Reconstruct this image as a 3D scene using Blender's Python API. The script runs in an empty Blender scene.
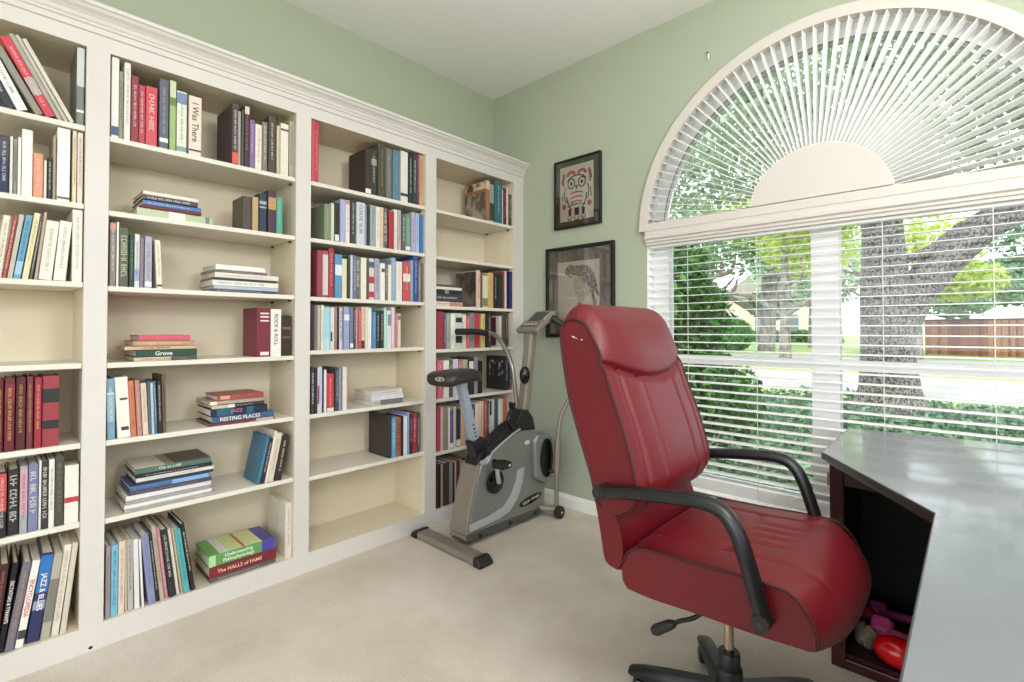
import bpy, bmesh, math, random
from mathutils import Vector, Matrix
R = math.radians
random.seed(11)
S = bpy.context.scene
COL = S.collection

# ------------------------------------------------------------------ room numbers (metres)
CAM_H = 1.12
YF, YW = 2.2541, 2.5559          # bookcase face, wall behind the bookcase
XW = 2.537                       # window wall
ZC = 2.808                       # ceiling
GZ = -0.3                        # ground outside

# ------------------------------------------------------------------ materials
def lin(h):
    h = h.lstrip('#'); out = []
    for i in (0, 2, 4):
        c = int(h[i:i+2], 16)/255
        out.append(c/12.92 if c <= .04045 else ((c+.055)/1.055)**2.4)
    return (*out, 1)
_M = {}
def mat(name, hexcol, rough=.5, metal=0., spec=.5, var=0., vscale=8., bump=0., bscale=200., coat=0., sheen=0.):
    if name in _M: return _M[name]
    m = bpy.data.materials.new(name); m.use_nodes = True; nt = m.node_tree
    b = nt.nodes['Principled BSDF']
    col = lin(hexcol) if isinstance(hexcol, str) else (*hexcol, 1)
    b.inputs['Base Color'].default_value = col
    b.inputs['Roughness'].default_value = rough
    b.inputs['Metallic'].default_value = metal
    b.inputs['Specular IOR Level'].default_value = spec
    if coat: b.inputs['Coat Weight'].default_value = coat; b.inputs['Coat Roughness'].default_value = .08
    if sheen: b.inputs['Sheen Weight'].default_value = sheen
    if var or bump:
        tc = nt.nodes.new('ShaderNodeTexCoord')
    if var:
        n = nt.nodes.new('ShaderNodeTexNoise'); n.inputs['Scale'].default_value = vscale; n.inputs['Detail'].default_value = 4
        nt.links.new(tc.outputs['Object'], n.inputs['Vector'])
        r = nt.nodes.new('ShaderNodeValToRGB')
        r.color_ramp.elements[0].position = .3; r.color_ramp.elements[1].position = .7
        r.color_ramp.elements[0].color = (*[max(0, c*(1-var)) for c in col[:3]], 1)
        r.color_ramp.elements[1].color = (*[min(1, c*(1+var)) for c in col[:3]], 1)
        nt.links.new(n.outputs['Fac'], r.inputs['Fac']); nt.links.new(r.outputs['Color'], b.inputs['Base Color'])
    if bump:
        n2 = nt.nodes.new('ShaderNodeTexNoise'); n2.inputs['Scale'].default_value = bscale; n2.inputs['Detail'].default_value = 3
        nt.links.new(tc.outputs['Object'], n2.inputs['Vector'])
        bp = nt.nodes.new('ShaderNodeBump'); bp.inputs['Strength'].default_value = bump; bp.inputs['Distance'].default_value = .004
        nt.links.new(n2.outputs['Fac'], bp.inputs['Height']); nt.links.new(bp.outputs['Normal'], b.inputs['Normal'])
    _M[name] = m
    return m
def two_tone(name, c1, c2, scale, rough=.6, lo=.4, hi=.6, kind='noise', stretch=(1, 1, 1), bump=0., detail=5):
    if name in _M: return _M[name]
    m = bpy.data.materials.new(name); m.use_nodes = True; nt = m.node_tree
    b = nt.nodes['Principled BSDF']; b.inputs['Roughness'].default_value = rough
    tc = nt.nodes.new('ShaderNodeTexCoord'); mp = nt.nodes.new('ShaderNodeMapping')
    mp.inputs['Scale'].default_value = stretch
    nt.links.new(tc.outputs['Object'], mp.inputs['Vector'])
    if kind == 'noise':
        n = nt.nodes.new('ShaderNodeTexNoise'); n.inputs['Detail'].default_value = detail; out = n.outputs['Fac']
    else:
        n = nt.nodes.new('ShaderNodeTexVoronoi'); out = n.outputs['Distance']
    n.inputs['Scale'].default_value = scale
    nt.links.new(mp.outputs['Vector'], n.inputs['Vector'])
    r = nt.nodes.new('ShaderNodeValToRGB')
    r.color_ramp.elements[0].position = lo; r.color_ramp.elements[1].position = hi
    r.color_ramp.elements[0].color = lin(c1); r.color_ramp.elements[1].color = lin(c2)
    nt.links.new(out, r.inputs['Fac']); nt.links.new(r.outputs['Color'], b.inputs['Base Color'])
    if bump:
        bp = nt.nodes.new('ShaderNodeBump'); bp.inputs['Strength'].default_value = bump; bp.inputs['Distance'].default_value = .01
        nt.links.new(out, bp.inputs['Height']); nt.links.new(bp.outputs['Normal'], b.inputs['Normal'])
    _M[name] = m
    return m
def glass(name, tint=(1, 1, 1), fac=.06):
    if name in _M: return _M[name]
    m = bpy.data.materials.new(name); m.use_nodes = True; nt = m.node_tree
    for n in list(nt.nodes): nt.nodes.remove(n)
    o = nt.nodes.new('ShaderNodeOutputMaterial'); mx = nt.nodes.new('ShaderNodeMixShader')
    t = nt.nodes.new('ShaderNodeBsdfTransparent'); g = nt.nodes.new('ShaderNodeBsdfGlossy')
    t.inputs['Color'].default_value = (*tint, 1); g.inputs['Roughness'].default_value = .02
    fr = nt.nodes.new('ShaderNodeFresnel'); fr.inputs['IOR'].default_value = 1.45
    nt.links.new(fr.outputs['Fac'], mx.inputs['Fac'])
    nt.links.new(t.outputs[0], mx.inputs[1]); nt.links.new(g.outputs[0], mx.inputs[2]); nt.links.new(mx.outputs[0], o.inputs['Surface'])
    _M[name] = m
    return m
def leafmat(name, c1, c2, rough=.55, trans=.25):
    if name in _M: return _M[name]
    m = bpy.data.materials.new(name); m.use_nodes = True; nt = m.node_tree
    b = nt.nodes['Principled BSDF']; b.inputs['Roughness'].default_value = rough
    g = nt.nodes.new('ShaderNodeNewGeometry'); r = nt.nodes.new('ShaderNodeValToRGB')
    r.color_ramp.elements[0].color = lin(c1); r.color_ramp.elements[1].color = lin(c2)
    nt.links.new(g.outputs['Random Per Island'], r.inputs['Fac']); nt.links.new(r.outputs['Color'], b.inputs['Base Color'])
    tr = nt.nodes.new('ShaderNodeBsdfTranslucent'); nt.links.new(r.outputs['Color'], tr.inputs['Color'])
    mx = nt.nodes.new('ShaderNodeMixShader'); mx.inputs['Fac'].default_value = trans
    o = nt.nodes['Material Output']
    nt.links.new(b.outputs[0], mx.inputs[1]); nt.links.new(tr.outputs[0], mx.inputs[2]); nt.links.new(mx.outputs[0], o.inputs['Surface'])
    _M[name] = m
    return m

# ------------------------------------------------------------------ mesh helpers
def new_obj(name, verts, faces, m, parent=None, smooth=False, world=True):
    """one mesh object; vertices in world metres unless world=False (then local to the parent)"""
    me = bpy.data.meshes.new(name)
    off = Vector((0, 0, 0))
    if parent is not None and world:
        p = parent
        while p is not None:
            off += p.location; p = p.parent
    me.from_pydata([tuple(Vector(v)-off) for v in verts], [], faces)
    me.update()
    bm = bmesh.new(); bm.from_mesh(me); bmesh.ops.recalc_face_normals(bm, faces=bm.faces); bm.to_mesh(me); bm.free()
    if smooth:
        for p in me.polygons: p.use_smooth = True
        try: me.set_sharp_from_angle(angle=R(40))
        except Exception: pass
    if m: me.materials.append(m)
    o = bpy.data.objects.new(name, me); COL.objects.link(o)
    if parent is not None: o.parent = parent
    return o
def bevel(o, w=.004, seg=2):
    b = o.modifiers.new('bevel', 'BEVEL'); b.width = w; b.segments = seg; b.limit_method = 'ANGLE'; b.angle_limit = R(40)
    return o
class MB:
    def __init__(s): s.v = []; s.f = []
    def add(s, v, f):
        n = len(s.v); s.v += [tuple(x) for x in v]; s.f += [tuple(i+n for i in q) for q in f]; return s
    def box(s, x0, x1, y0, y1, z0, z1, M=None):
        v = [Vector(p) for p in ((x0,y0,z0),(x1,y0,z0),(x1,y1,z0),(x0,y1,z0),(x0,y0,z1),(x1,y0,z1),(x1,y1,z1),(x0,y1,z1))]
        if M is not None: v = [M @ p for p in v]
        return s.add(v, [(0,3,2,1),(4,5,6,7),(0,1,5,4),(1,2,6,5),(2,3,7,6),(3,0,4,7)])
    def tube(s, pts, r, seg=10, caps=True):
        pts = [Vector(p) for p in pts]; n = len(pts); rr = r if isinstance(r, (list, tuple)) else [r]*n
        rings = []; prev = None
        for i, p in enumerate(pts):
            t = (pts[min(i+1, n-1)]-pts[max(i-1, 0)]).normalized()
            if prev is None:
                a = Vector((0, 0, 1)) if abs(t.z) < .9 else Vector((1, 0, 0))
                u = t.cross(a).normalized()
            else:
                u = (prev - t*prev.dot(t)).normalized()
            prev = u; w = t.cross(u)
            rings.append([p+(u*math.cos(2*math.pi*k/seg)+w*math.sin(2*math.pi*k/seg))*rr[i] for k in range(seg)])
        v = [q for ring in rings for q in ring]; f = []
        for i in range(n-1):
            for k in range(seg):
                f.append((i*seg+k, i*seg+(k+1) % seg, (i+1)*seg+(k+1) % seg, (i+1)*seg+k))
        if caps: f.append(tuple(range(seg-1, -1, -1))); f.append(tuple((n-1)*seg+k for k in range(seg)))
        return s.add(v, f)
    def cyl(s, p0, p1, r, seg=20): return s.tube([p0, p1], r, seg)
    def lathe(s, prof, c=(0, 0, 0), seg=24):
        v = []; f = []; n = len(prof)
        for k in range(seg):
            a = 2*math.pi*k/seg
            for r, z in prof: v.append((c[0]+r*math.cos(a), c[1]+r*math.sin(a), c[2]+z))
        for k in range(seg):
            for i in range(n-1):
                f.append((k*n+i, ((k+1) % seg)*n+i, ((k+1) % seg)*n+i+1, k*n+i+1))
        return s.add(v, f)
    def prism(s, poly, axis, a, b):
        """poly of 2-tuples: axis 'x' -> (y,z), 'y' -> (x,z), 'z' -> (x,y)"""
        def P(q, t): return {'x': (t, q[0], q[1]), 'y': (q[0], t, q[1]), 'z': (q[0], q[1], t)}[axis]
        n = len(poly); v = [P(q, a) for q in poly]+[P(q, b) for q in poly]
        f = [tuple(range(n))[::-1], tuple(range(n, 2*n))]+[(i, (i+1) % n, n+(i+1) % n, n+i) for i in range(n)]
        return s.add(v, f)
    def ball(s, c, rx, ry, rz, seg=16, rings=10):
        v = []; f = []
        for i in range(rings+1):
            th = math.pi*i/rings
            for k in range(seg):
                a = 2*math.pi*k/seg
                v.append((c[0]+rx*math.sin(th)*math.cos(a), c[1]+ry*math.sin(th)*math.sin(a), c[2]+rz*math.cos(th)))
        for i in range(rings):
            for k in range(seg): f.append((i*seg+k, i*seg+(k+1) % seg, (i+1)*seg+(k+1) % seg, (i+1)*seg+k))
        return s.add(v, f)
    def make(s, name, m, parent=None, smooth=False, world=True): return new_obj(name, s.v, s.f, m, parent, smooth, world)
def smooth_path(pts, n=6):
    pts = [Vector(p) for p in pts]; out = []
    for i in range(len(pts)-1):
        p0 = pts[max(i-1, 0)]; p1 = pts[i]; p2 = pts[i+1]; p3 = pts[min(i+2, len(pts)-1)]
        for k in range(n):
            t = k/n
            out.append(.5*((2*p1)+(p2-p0)*t+(2*p0-5*p1+4*p2-p3)*t*t+(-p0+3*p1-3*p2+p3)*t**3))
    out.append(pts[-1]); return out
def thing(name, label, cat, loc=(0, 0, 0), group=None):
    o = bpy.data.objects.new(name, None); COL.objects.link(o); o.location = loc; o.empty_display_size = .1
    return tag(o, label, cat, group)
def tag(o, label, cat, group=None, kind=None):
    o['label'] = label; o['category'] = cat
    if group: o['group'] = group
    if kind: o['kind'] = kind
    return o
def struct(o):
    o['kind'] = 'structure'; return o

# ------------------------------------------------------------------ common materials
GREEN = mat('sage_green_paint', '#a8b09b', .7, spec=.25, bump=.12, bscale=350)
CEILM = mat('ceiling_white', '#efeeeb', .85, spec=.2, bump=.1, bscale=300)
WHITE = mat('white_trim_paint', '#e9e6df', .45, spec=.4)
CASE = mat('bookcase_white_paint', '#cfcac4', .42, spec=.4, var=.03, vscale=3)
CREAM = mat('bookcase_cream_paint', '#dbd0b8', .5, spec=.35, var=.03, vscale=3)
BLINDM = mat('blind_white', '#f8f8f5', .5, spec=.4)
VALM = mat('valance_off_white', '#cfc8c0', .5, spec=.4)
FRAMEW = mat('window_frame_white', '#f6f6f5', .45)
PAPER = two_tone('page_edges', '#d9cfba', '#e9e2d2', 260, .9, .35, .65, stretch=(3, .05, .05))
BLACKP = mat('black_plastic', '#17181a', .42, bump=.1, bscale=500)
BLACKG = mat('black_gloss', '#0c0d0f', .18)
GREYM = mat('bike_grey_metal', '#8d8f8c', .42, metal=.55, spec=.5, var=.04, vscale=3)
SILV = mat('bike_silver', '#c3c8d0', .35, metal=.6)
TAUPE = mat('bike_taupe_metal', '#8b8376', .45, metal=.35)
LEATH = None
BOOKS = [
 ('S', 1, 1, 0.0407, 0.0213, 0.1691, 0.13, -24.0, '#2b2f3a', 'black and blue book leaning left'),
 ('S', 1, 1, 0.0658, 0.0257, 0.1717, 0.13, -25.2, '#e9e6e0', 'white book leaning left'),
 ('S', 1, 1, 0.1091, 0.0195, 0.2152, 0.155, -27.5, '#8d8779', 'drab grey book leaning left', {'m': ''}),
 ('S', 1, 1, 0.1338, 0.0249, 0.251, 0.181, -26.2, '#d8263f', 'bright red book with silver band, leaning left', {'b': [(0.28, 0.5, '#a9a59c')], 't': '#f6d8d8'}),
 ('S', 1, 1, 0.1641, 0.0132, 0.2736, 0.197, -28.3, '#a8a294', 'silver grey book leaning left', {'m': ''}),
 ('S', 1, 1, 0.1809, 0.0105, 0.2767, 0.199, -30.0, '#bdb6a6', 'pale grey book leaning left', {'m': ''}),
 ('S', 1, 1, 0.1944, 0.0118, 0.2684, 0.193, -29.0, '#cfc6b0', 'cream book leaning left', {'m': ''}),
 ('S', 1, 1, 0.2105, 0.0207, 0.2756, 0.198, 0.0, '#6f7872', 'silver and green book standing upright', {'b': [(0.5, 1, '#c4c6c6'), (0.17, 0.2, '#e8e8e4')], 'm': ''}),
 ('S', 1, 2, 0.0267, 0.0215, 0.185, 0.133, 0.0, '#23305e', 'navy blue book with white lettering', {'b': [(0.62, 0.98, '#3a3a44')]}),
 ('S', 1, 2, 0.0501, 0.0071, 0.1882, 0.136, 0.0, '#dcd6c6', 'slim ivory book beside navy book', {'m': ''}),
 ('S', 1, 2, 0.0586, 0.0086, 0.1823, 0.131, 0.0, '#8e897e', 'grey spiral-spined book'),
 ('S', 1, 2, 0.0688, 0.0076, 0.1901, 0.137, 0.0, '#e6e1d4', 'slim ivory book with plain spine', {'m': ''}),
 ('S', 1, 2, 0.0777, 0.0255, 0.2181, 0.157, 0.0, '#e8e3d6', 'tall ivory book', {'m': ''}),
 ('S', 1, 2, 0.1045, 0.0246, 0.1477, 0.13, 0.0, '#e2895d', 'short orange book', {'t': '#f3d3bc'}),
 ('S', 1, 2, 0.1308, 0.0073, 0.1301, 0.13, 0.0, '#dedac8', 'short white slim book', {'m': ''}),
 ('S', 1, 2, 0.1398, 0.0112, 0.1417, 0.13, 0.0, '#23272a', 'short black book with white lettering'),
 ('S', 1, 2, 0.1524, 0.0086, 0.2194, 0.158, 0.0, '#9c8a66', 'slim tan brown book', {'m': ''}),
 ('S', 1, 2, 0.1631, 0.0331, 0.251, 0.181, 0.0, '#e9e5da', 'thick white book', {'b': [(0.03, 0.06, '#55555a')], 'm': ''}),
 ('S', 1, 2, 0.2024, 0.0106, 0.251, 0.181, 0.0, '#dccca2', 'slim pale yellow book', {'t': '#8c7d58'}),
 ('S', 1, 2, 0.2152, 0.0148, 0.2492, 0.179, 0.0, '#ddd0c2', 'cream book with reddish marks', {'t': '#8c3b3b'}),
 ('S', 1, 3, 0.018, 0.0168, 0.2028, 0.146, 5.6, '#ddd4bd', 'cream book leaning right', {'t': '#8a7a55'}),
 ('S', 1, 3, 0.037, 0.0091, 0.203, 0.146, 6.9, '#b8262c', 'red book with white lettering, leaning right'),
 ('S', 1, 3, 0.0479, 0.0122, 0.2116, 0.152, 7.0, '#bdb5a6', 'stone grey book leaning right', {'m': ''}),
 ('S', 1, 3, 0.0617, 0.0168, 0.2124, 0.153, 7.5, '#4a9cc4', 'blue book with dark blue lettering, leaning right', {'t': '#16365e', 'b': [(0.06, 0.27, '#8fb9d0')]}),
 ('S', 1, 3, 0.082, 0.015, 0.2225, 0.16, 7.2, '#e2d196', 'pale yellow book leaning right', {'t': '#8a7d48'}),
 ('S', 1, 3, 0.0996, 0.0068, 0.2121, 0.153, 7.4, '#5d5851', 'dark grey slim book leaning right'),
 ('S', 1, 3, 0.1109, 0.0076, 0.2295, 0.165, 6.9, '#b59b87', 'slim brown book leaning right', {'m': ''}),
 ('S', 1, 3, 0.1207, 0.0329, 0.2015, 0.145, 7.9, '#e0d8c8', 'thick ivory book leaning right', {'t': '#a0957f'}),
 ('S', 1, 3, 0.1575, 0.0308, 0.2047, 0.147, 6.0, '#e5dfd1', 'ivory book with cracked spine, leaning right', {'t': '#77705f'}),
 ('S', 1, 3, 0.2044, 0.0267, 0.2504, 0.18, 0.0, '#e0d7ca', 'white upright book against the bookcase side', {'t': '#a59c8e'}),
 ('S', 1, 5, 0.0292, 0.0156, 0.2307, 0.166, 0.0, '#6d1523', 'maroon book with gold lettering, cut by photo edge', {'t': '#e2b25a'}),
 ('S', 1, 5, 0.0477, 0.0229, 0.2361, 0.17, 0.0, '#6b1422', 'maroon book with gold lettering', {'t': '#e2b25a', 'b': [(0.66, 0.92, '#77202a')]}),
 ('S', 1, 5, 0.0729, 0.0228, 0.2367, 0.17, 0.0, '#5d1823', 'dark maroon book with gold lettering', {'t': '#d8a565'}),
 ('S', 1, 5, 0.0984, 0.0156, 0.2375, 0.171, 0.0, '#74282c', 'slim brownish red book with long gold lettering', {'t': '#d9a562'}),
 ('S', 1, 5, 0.1167, 0.017, 0.2338, 0.168, 0.0, '#a3112f', 'crimson book with gold lettering', {'t': '#e9c070'}),
 ('S', 1, 5, 0.1353, 0.0428, 0.2365, 0.17, 0.0, '#a12b38', 'thick red book with two black spine labels', {'b': [(0.62, 0.82, '#1d1b1c'), (0.25, 0.37, '#1d1b1c')], 'm': ''}),
 ('S', 1, 6, 0.0349, 0.0202, 0.2105, 0.152, 0.0, '#2a1f22', 'black book with red upper spine', {'b': [(0.4, 0.97, '#b9403f')]}),
 ('S', 1, 6, 0.0577, 0.0257, 0.2122, 0.153, 0.0, '#2b2a2a', 'black book with large white lettering', {'big': 1}),
 ('S', 1, 6, 0.0854, 0.0178, 0.2183, 0.157, 0.0, '#9aa0a0', 'grey book with pink spine panel', {'b': [(0.28, 0.95, '#c993a0')]}),
 ('S', 1, 6, 0.1048, 0.0237, 0.2196, 0.158, 0.0, '#6f79a2', 'blue and white patterned book', {'big': 1}),
 ('S', 1, 6, 0.1302, 0.006, 0.2285, 0.165, 0.0, '#ded9cc', 'slim white book between patterned and black books', {'m': ''}),
 ('S', 1, 6, 0.1366, 0.0158, 0.2262, 0.163, 0.0, '#3a3230', 'dark brown book with tall white lettering', {'big': 1}),
 ('S', 1, 6, 0.154, 0.0146, 0.2279, 0.164, 0.0, '#e2dccf', 'white book with thin black lettering', {'t': '#4c4742'}),
 ('S', 1, 6, 0.1699, 0.0215, 0.2366, 0.17, 0.0, '#4c463c', 'dark olive grey book', {'t': '#8a8270'}),
 ('S', 1, 6, 0.1935, 0.0368, 0.1981, 0.143, 0.0, '#e3dcd0', 'thick white book with red emblem', {'b': [(0.36, 0.45, '#b03a34')], 'm': ''}),
 ('S', 1, 7, 0.0172, 0.0208, 0.2807, 0.202, 5.3, '#4a171c', 'dark maroon book leaning right', {'t': '#a57468'}),
 ('S', 1, 7, 0.0395, 0.0145, 0.2776, 0.2, 6.6, '#17161a', 'black book reading DICTATORS & TYRANTS', {'T': 'DICTATORS & TYRANTS'}),
 ('S', 1, 7, 0.0556, 0.0198, 0.2735, 0.197, 8.4, '#6d6a78', 'grey book with orange lettering, leaning right', {'t': '#d0926a'}),
 ('S', 1, 7, 0.0783, 0.0193, 0.2714, 0.195, 9.0, '#e4dfd6', 'white book with red ENCYCLOPEDIA lettering', {'T': 'ENCYCLOPEDIA', 't': '#c0262e', 'b': [(0.1, 0.2, '#3a3a3a')]}),
 ('S', 1, 7, 0.1047, 0.0306, 0.2842, 0.205, 8.8, '#2a3160', 'navy book reading JAZZ & BLUES', {'T': 'JAZZ & BLUES', 'b': [(0.55, 0.97, '#2b6fb0'), (0.36, 0.46, '#8d96b5')]}),
 ('S', 1, 7, 0.1381, 0.0228, 0.2753, 0.198, 6.9, '#a9a290', 'grey photo-spined book leaning right', {'b': [(0.2, 0.7, '#77756c')], 'm': ''}),
 ('S', 1, 7, 0.164, 0.0196, 0.2957, 0.213, 6.3, '#d9cfb8', 'tall cream book leaning right', {'t': '#9a907c'}),
 ('S', 1, 7, 0.1867, 0.0152, 0.2981, 0.215, 6.4, '#c9bda6', 'slim beige book leaning right', {'m': ''}),
 ('S', 2, 1, 0.305, 0.0216, 0.2926, 0.211, 0.0, '#dfdcd4', 'white book with blue foot', {'b': [(0.03, 0.14, '#39537f')], 'm': ''}),
 ('S', 2, 1, 0.3281, 0.0121, 0.2519, 0.181, 0.0, '#9a9273', 'slim olive patterned book'),
 ('S', 2, 1, 0.3426, 0.0189, 0.2899, 0.209, 0.0, '#e0dcd4', 'tall white book', {'t': '#8f8a82'}),
 ('S', 2, 1, 0.3631, 0.0217, 0.2461, 0.177, 0.0, '#952b38', 'dark red book with white lettering'),
 ('S', 2, 1, 0.3863, 0.0191, 0.2209, 0.159, 0.0, '#c23a4c', 'rose red book with small white emblem', {'t': '#f0dcd6'}),
 ('S', 2, 1, 0.408, 0.0362, 0.2269, 0.163, 0.0, '#d92f3f', 'bright red book with bold white lettering', {'big': 1}),
 ('S', 2, 1, 0.4499, 0.0285, 0.2675, 0.193, 0.0, '#666578', 'slate grey book with white emblem', {'b': [(0.09, 0.15, '#e5e5e5')], 't': '#a9a7b5'}),
 ('S', 2, 1, 0.4827, 0.0206, 0.2739, 0.197, 0.0, '#8fb35a', 'green book with pale top band', {'b': [(0.76, 0.99, '#c3c8a4'), (0.64, 0.76, '#5e7a45')], 'm': ''}),
 ('S', 2, 1, 0.5066, 0.0336, 0.2416, 0.174, 0.0, '#d7dec6', 'pale green book with blue top', {'b': [(0.8, 0.98, '#6d7fae'), (0.02, 0.1, '#7c9a9e')], 't': '#6a7a62'}),
 ('S', 2, 1, 0.5474, 0.0438, 0.237, 0.171, 0.0, '#e2cdb8', 'cream book reading I Was There', {'T': 'I Was There', 't': '#5c4a3c', 'b': [(0.07, 0.1, '#3a2f2a')]}),
 ('S', 2, 1, 0.7047, 0.0229, 0.2596, 0.2, 0.0, '#54454a', 'tall dark brown book with orange foot', {'b': [(0.02, 0.2, '#d8573d')]}),
 ('S', 2, 1, 0.7287, 0.0113, 0.2347, 0.169, 0.0, '#a8a19a', 'slim grey book', {'m': ''}),
 ('S', 2, 1, 0.7427, 0.0083, 0.2433, 0.175, 0.0, '#57534d', 'slim charcoal book', {'m': ''}),
 ('S', 2, 1, 0.7531, 0.0189, 0.2667, 0.192, 0.0, '#3f2d2d', 'dark book with red lettering', {'t': '#c9705c', 'b': [(0.86, 0.98, '#d8c8b4')]}),
 ('S', 2, 1, 0.7748, 0.0203, 0.211, 0.152, 0.0, '#8d66a0', 'purple book', {'t': '#d9c7e0'}),
 ('S', 2, 1, 0.7973, 0.0267, 0.1993, 0.143, 0.0, '#e1d6c6', 'short cream book with stamped spine', {'t': '#9a8d7c'}),
 ('S', 2, 1, 0.8273, 0.0216, 0.2205, 0.159, 0.0, '#7d7a66', 'olive grey book'),
 ('S', 2, 1, 0.8517, 0.0305, 0.2501, 0.18, 0.0, '#4b423d', 'tall dark brown book with pale lettering'),
 ('S', 2, 1, 0.8875, 0.0138, 0.2189, 0.158, 0.0, '#c9b696', 'slim tan book', {'m': ''}),
 ('S', 2, 1, 0.903, 0.0352, 0.2352, 0.169, 0.0, '#e0d5c4', 'ivory book with small dark emblem', {'b': [(0.86, 0.9, '#5a5148')], 'm': ''}),
 ('S', 2, 1, 0.9442, 0.0258, 0.2585, 0.186, 0.0, '#a59e88', 'grey beige book against the bay side', {'t': '#6b655a'}),
 ('L', 2, 2, 0.3844, 0.2517, 0.0309, 0.19, 1.5484, '#b4bf8c', 'pale green book at bottom of stack', {'b': [(0.4, 0.62, '#e6e6da'), (0.9, 0.96, '#6f7a86')], 'm': ''}),
 ('L', 2, 2, 0.3979, 0.1968, 0.0103, 0.19, 1.5793, '#7d2a24', 'thin dark red book under the blue one', {'m': ''}),
 ('L', 2, 2, 0.4016, 0.1924, 0.0199, 0.19, 1.5896, '#2f67ad', 'blue book with white lettering'),
 ('L', 2, 2, 0.4002, 0.1805, 0.0193, 0.19, 1.6095, '#33302c', 'black book with white lettering', {'big': 1}),
 ('L', 2, 2, 0.402, 0.18, 0.0156, 0.19, 1.6288, '#d9cfc0', 'cream book on top of stack', {'m': ''}),
 ('S', 2, 2, 0.7502, 0.0335, 0.144, 0.13, 0.0, '#4a3b33', 'thick dark brown book', {'m': ''}),
 ('S', 2, 2, 0.7865, 0.0246, 0.1464, 0.13, 0.0, '#b8965e', 'tan book', {'m': ''}),
 ('S', 2, 2, 0.8153, 0.0303, 0.1681, 0.13, 0.0, '#26364e', 'navy book with silver lettering', {'b': [(0.72, 0.8, '#9fa6ae'), (0.62, 0.66, '#9fa6ae')], 'm': ''}),
 ('S', 2, 2, 0.8536, 0.0341, 0.19, 0.137, 0.0, '#4f3550', 'purple book with gold label', {'b': [(0.55, 0.84, '#b58a58')], 'm': ''}),
 ('S', 2, 2, 0.8898, 0.0264, 0.165, 0.13, 0.0, '#1fa58a', 'turquoise green book', {'t': '#a9d9c9'}),
 ('S', 2, 3, 0.3073, 0.0174, 0.2327, 0.168, 0.0, '#8b7f78', 'grey brown book with red cross on top', {'b': [(0.88, 0.98, '#c98f84')]}),
 ('S', 2, 3, 0.326, 0.006, 0.2345, 0.169, 0.0, '#e2ded4', 'very slim white book', {'m': ''}),
 ('S', 2, 3, 0.3337, 0.0271, 0.2161, 0.156, 0.0, '#59604f', 'dark green book with pale lettering', {'t': '#d9d4b8', 'big': 1}),
 ('S', 2, 3, 0.3631, 0.013, 0.1956, 0.141, 0.0, '#2d473c', 'dark green book with white dot', {'t': '#8fa79a'}),
 ('S', 2, 3, 0.3781, 0.0153, 0.1979, 0.142, 0.0, '#c9ccc6', 'white and blue patchwork book', {'b': [(0.12, 0.34, '#8d98c0')]}),
 ('S', 2, 3, 0.3954, 0.0126, 0.1869, 0.135, 0.0, '#85808f', 'grey mauve book', {'t': '#c98a8f'}),
 ('S', 2, 3, 0.4101, 0.0219, 0.1949, 0.14, 0.0, '#a8a4bb', 'lilac grey book', {'t': '#55506a', 'b': [(0.03, 0.12, '#e8e4e8')]}),
 ('S', 2, 3, 0.4487, 0.018, 0.1845, 0.133, -2.8, '#e4d8c2', 'cream book leaning left with black diamond', {'t': '#8f8470', 'b': [(0.04, 0.08, '#3a302a')]}),
 ('L', 2, 3, 0.6338, 0.2512, 0.0108, 0.19, 1.2765, '#4a4a4c', 'dark slim book at bottom of stack', {'t': '#d8d8d4'}),
 ('L', 2, 3, 0.6407, 0.2549, 0.0151, 0.19, 1.2873, '#a7b4cc', 'pale blue book in stack', {'m': ''}),
 ('L', 2, 3, 0.6367, 0.2606, 0.0237, 0.19, 1.3024, '#e3ddd0', 'white book with grey lettering in stack', {'t': '#8a867e', 'big': 1}),
 ('L', 2, 3, 0.6381, 0.2503, 0.0094, 0.19, 1.3261, '#3a3430', 'thin black book in stack', {'m': ''}),
 ('L', 2, 3, 0.6467, 0.2542, 0.0224, 0.19, 1.3355, '#ddd6cb', 'thick white book in stack', {'t': '#a99e94'}),
 ('L', 2, 3, 0.6443, 0.2093, 0.0101, 0.19, 1.3579, '#7b6a60', 'thin brown book in stack', {'t': '#c9bcae'}),
 ('L', 2, 3, 0.6474, 0.195, 0.0224, 0.19, 1.368, '#e6e0d8', 'white book on top of stack', {'m': ''}),
 ('L', 2, 4, 0.3803, 0.2057, 0.0156, 0.19, 1.0005, '#c4b08c', 'cream book with red lettering at bottom of stack', {'t': '#a03a30', 'b': [(0.56, 0.99, '#3c4a42')], 'big': 1}),
 ('L', 2, 4, 0.3854, 0.1974, 0.0267, 0.19, 1.0161, '#1f4a3d', 'dark green book reading Grove', {'T': 'Grove'}),
 ('L', 2, 4, 0.3539, 0.2195, 0.0148, 0.19, 1.0429, '#d0ac78', 'tan book with dark brown lettering', {'t': '#4c3524', 'T': 'Up Front - Bill Mauldin'}),
 ('L', 2, 4, 0.3771, 0.1946, 0.0189, 0.19, 1.0577, '#b98a62', 'brown book with pale lettering', {'t': '#ecd9b4', 'big': 1}),
 ('L', 2, 4, 0.3954, 0.1662, 0.0223, 0.19, 1.0765, '#d4495c', 'pink red book on top of stack', {'m': ''}),
 ('S', 2, 4, 0.81, 0.0552, 0.2142, 0.17, 0.0, '#7d1c34', 'thick maroon book with white title block', {'b': [(0.8, 0.83, '#ead9d6'), (0.72, 0.75, '#ead9d6'), (0.87, 0.9, '#ead9d6'), (0.03, 0.1, '#ead9d6')], 'bi': 0.25, 'm': ''}),
 ('S', 2, 4, 0.868, 0.045, 0.21, 0.151, 0.0, '#e6e0d5', 'white book reading ROCK & ROLL', {'T': 'ROCK & ROLL', 't': '#3a3632'}),
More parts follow.
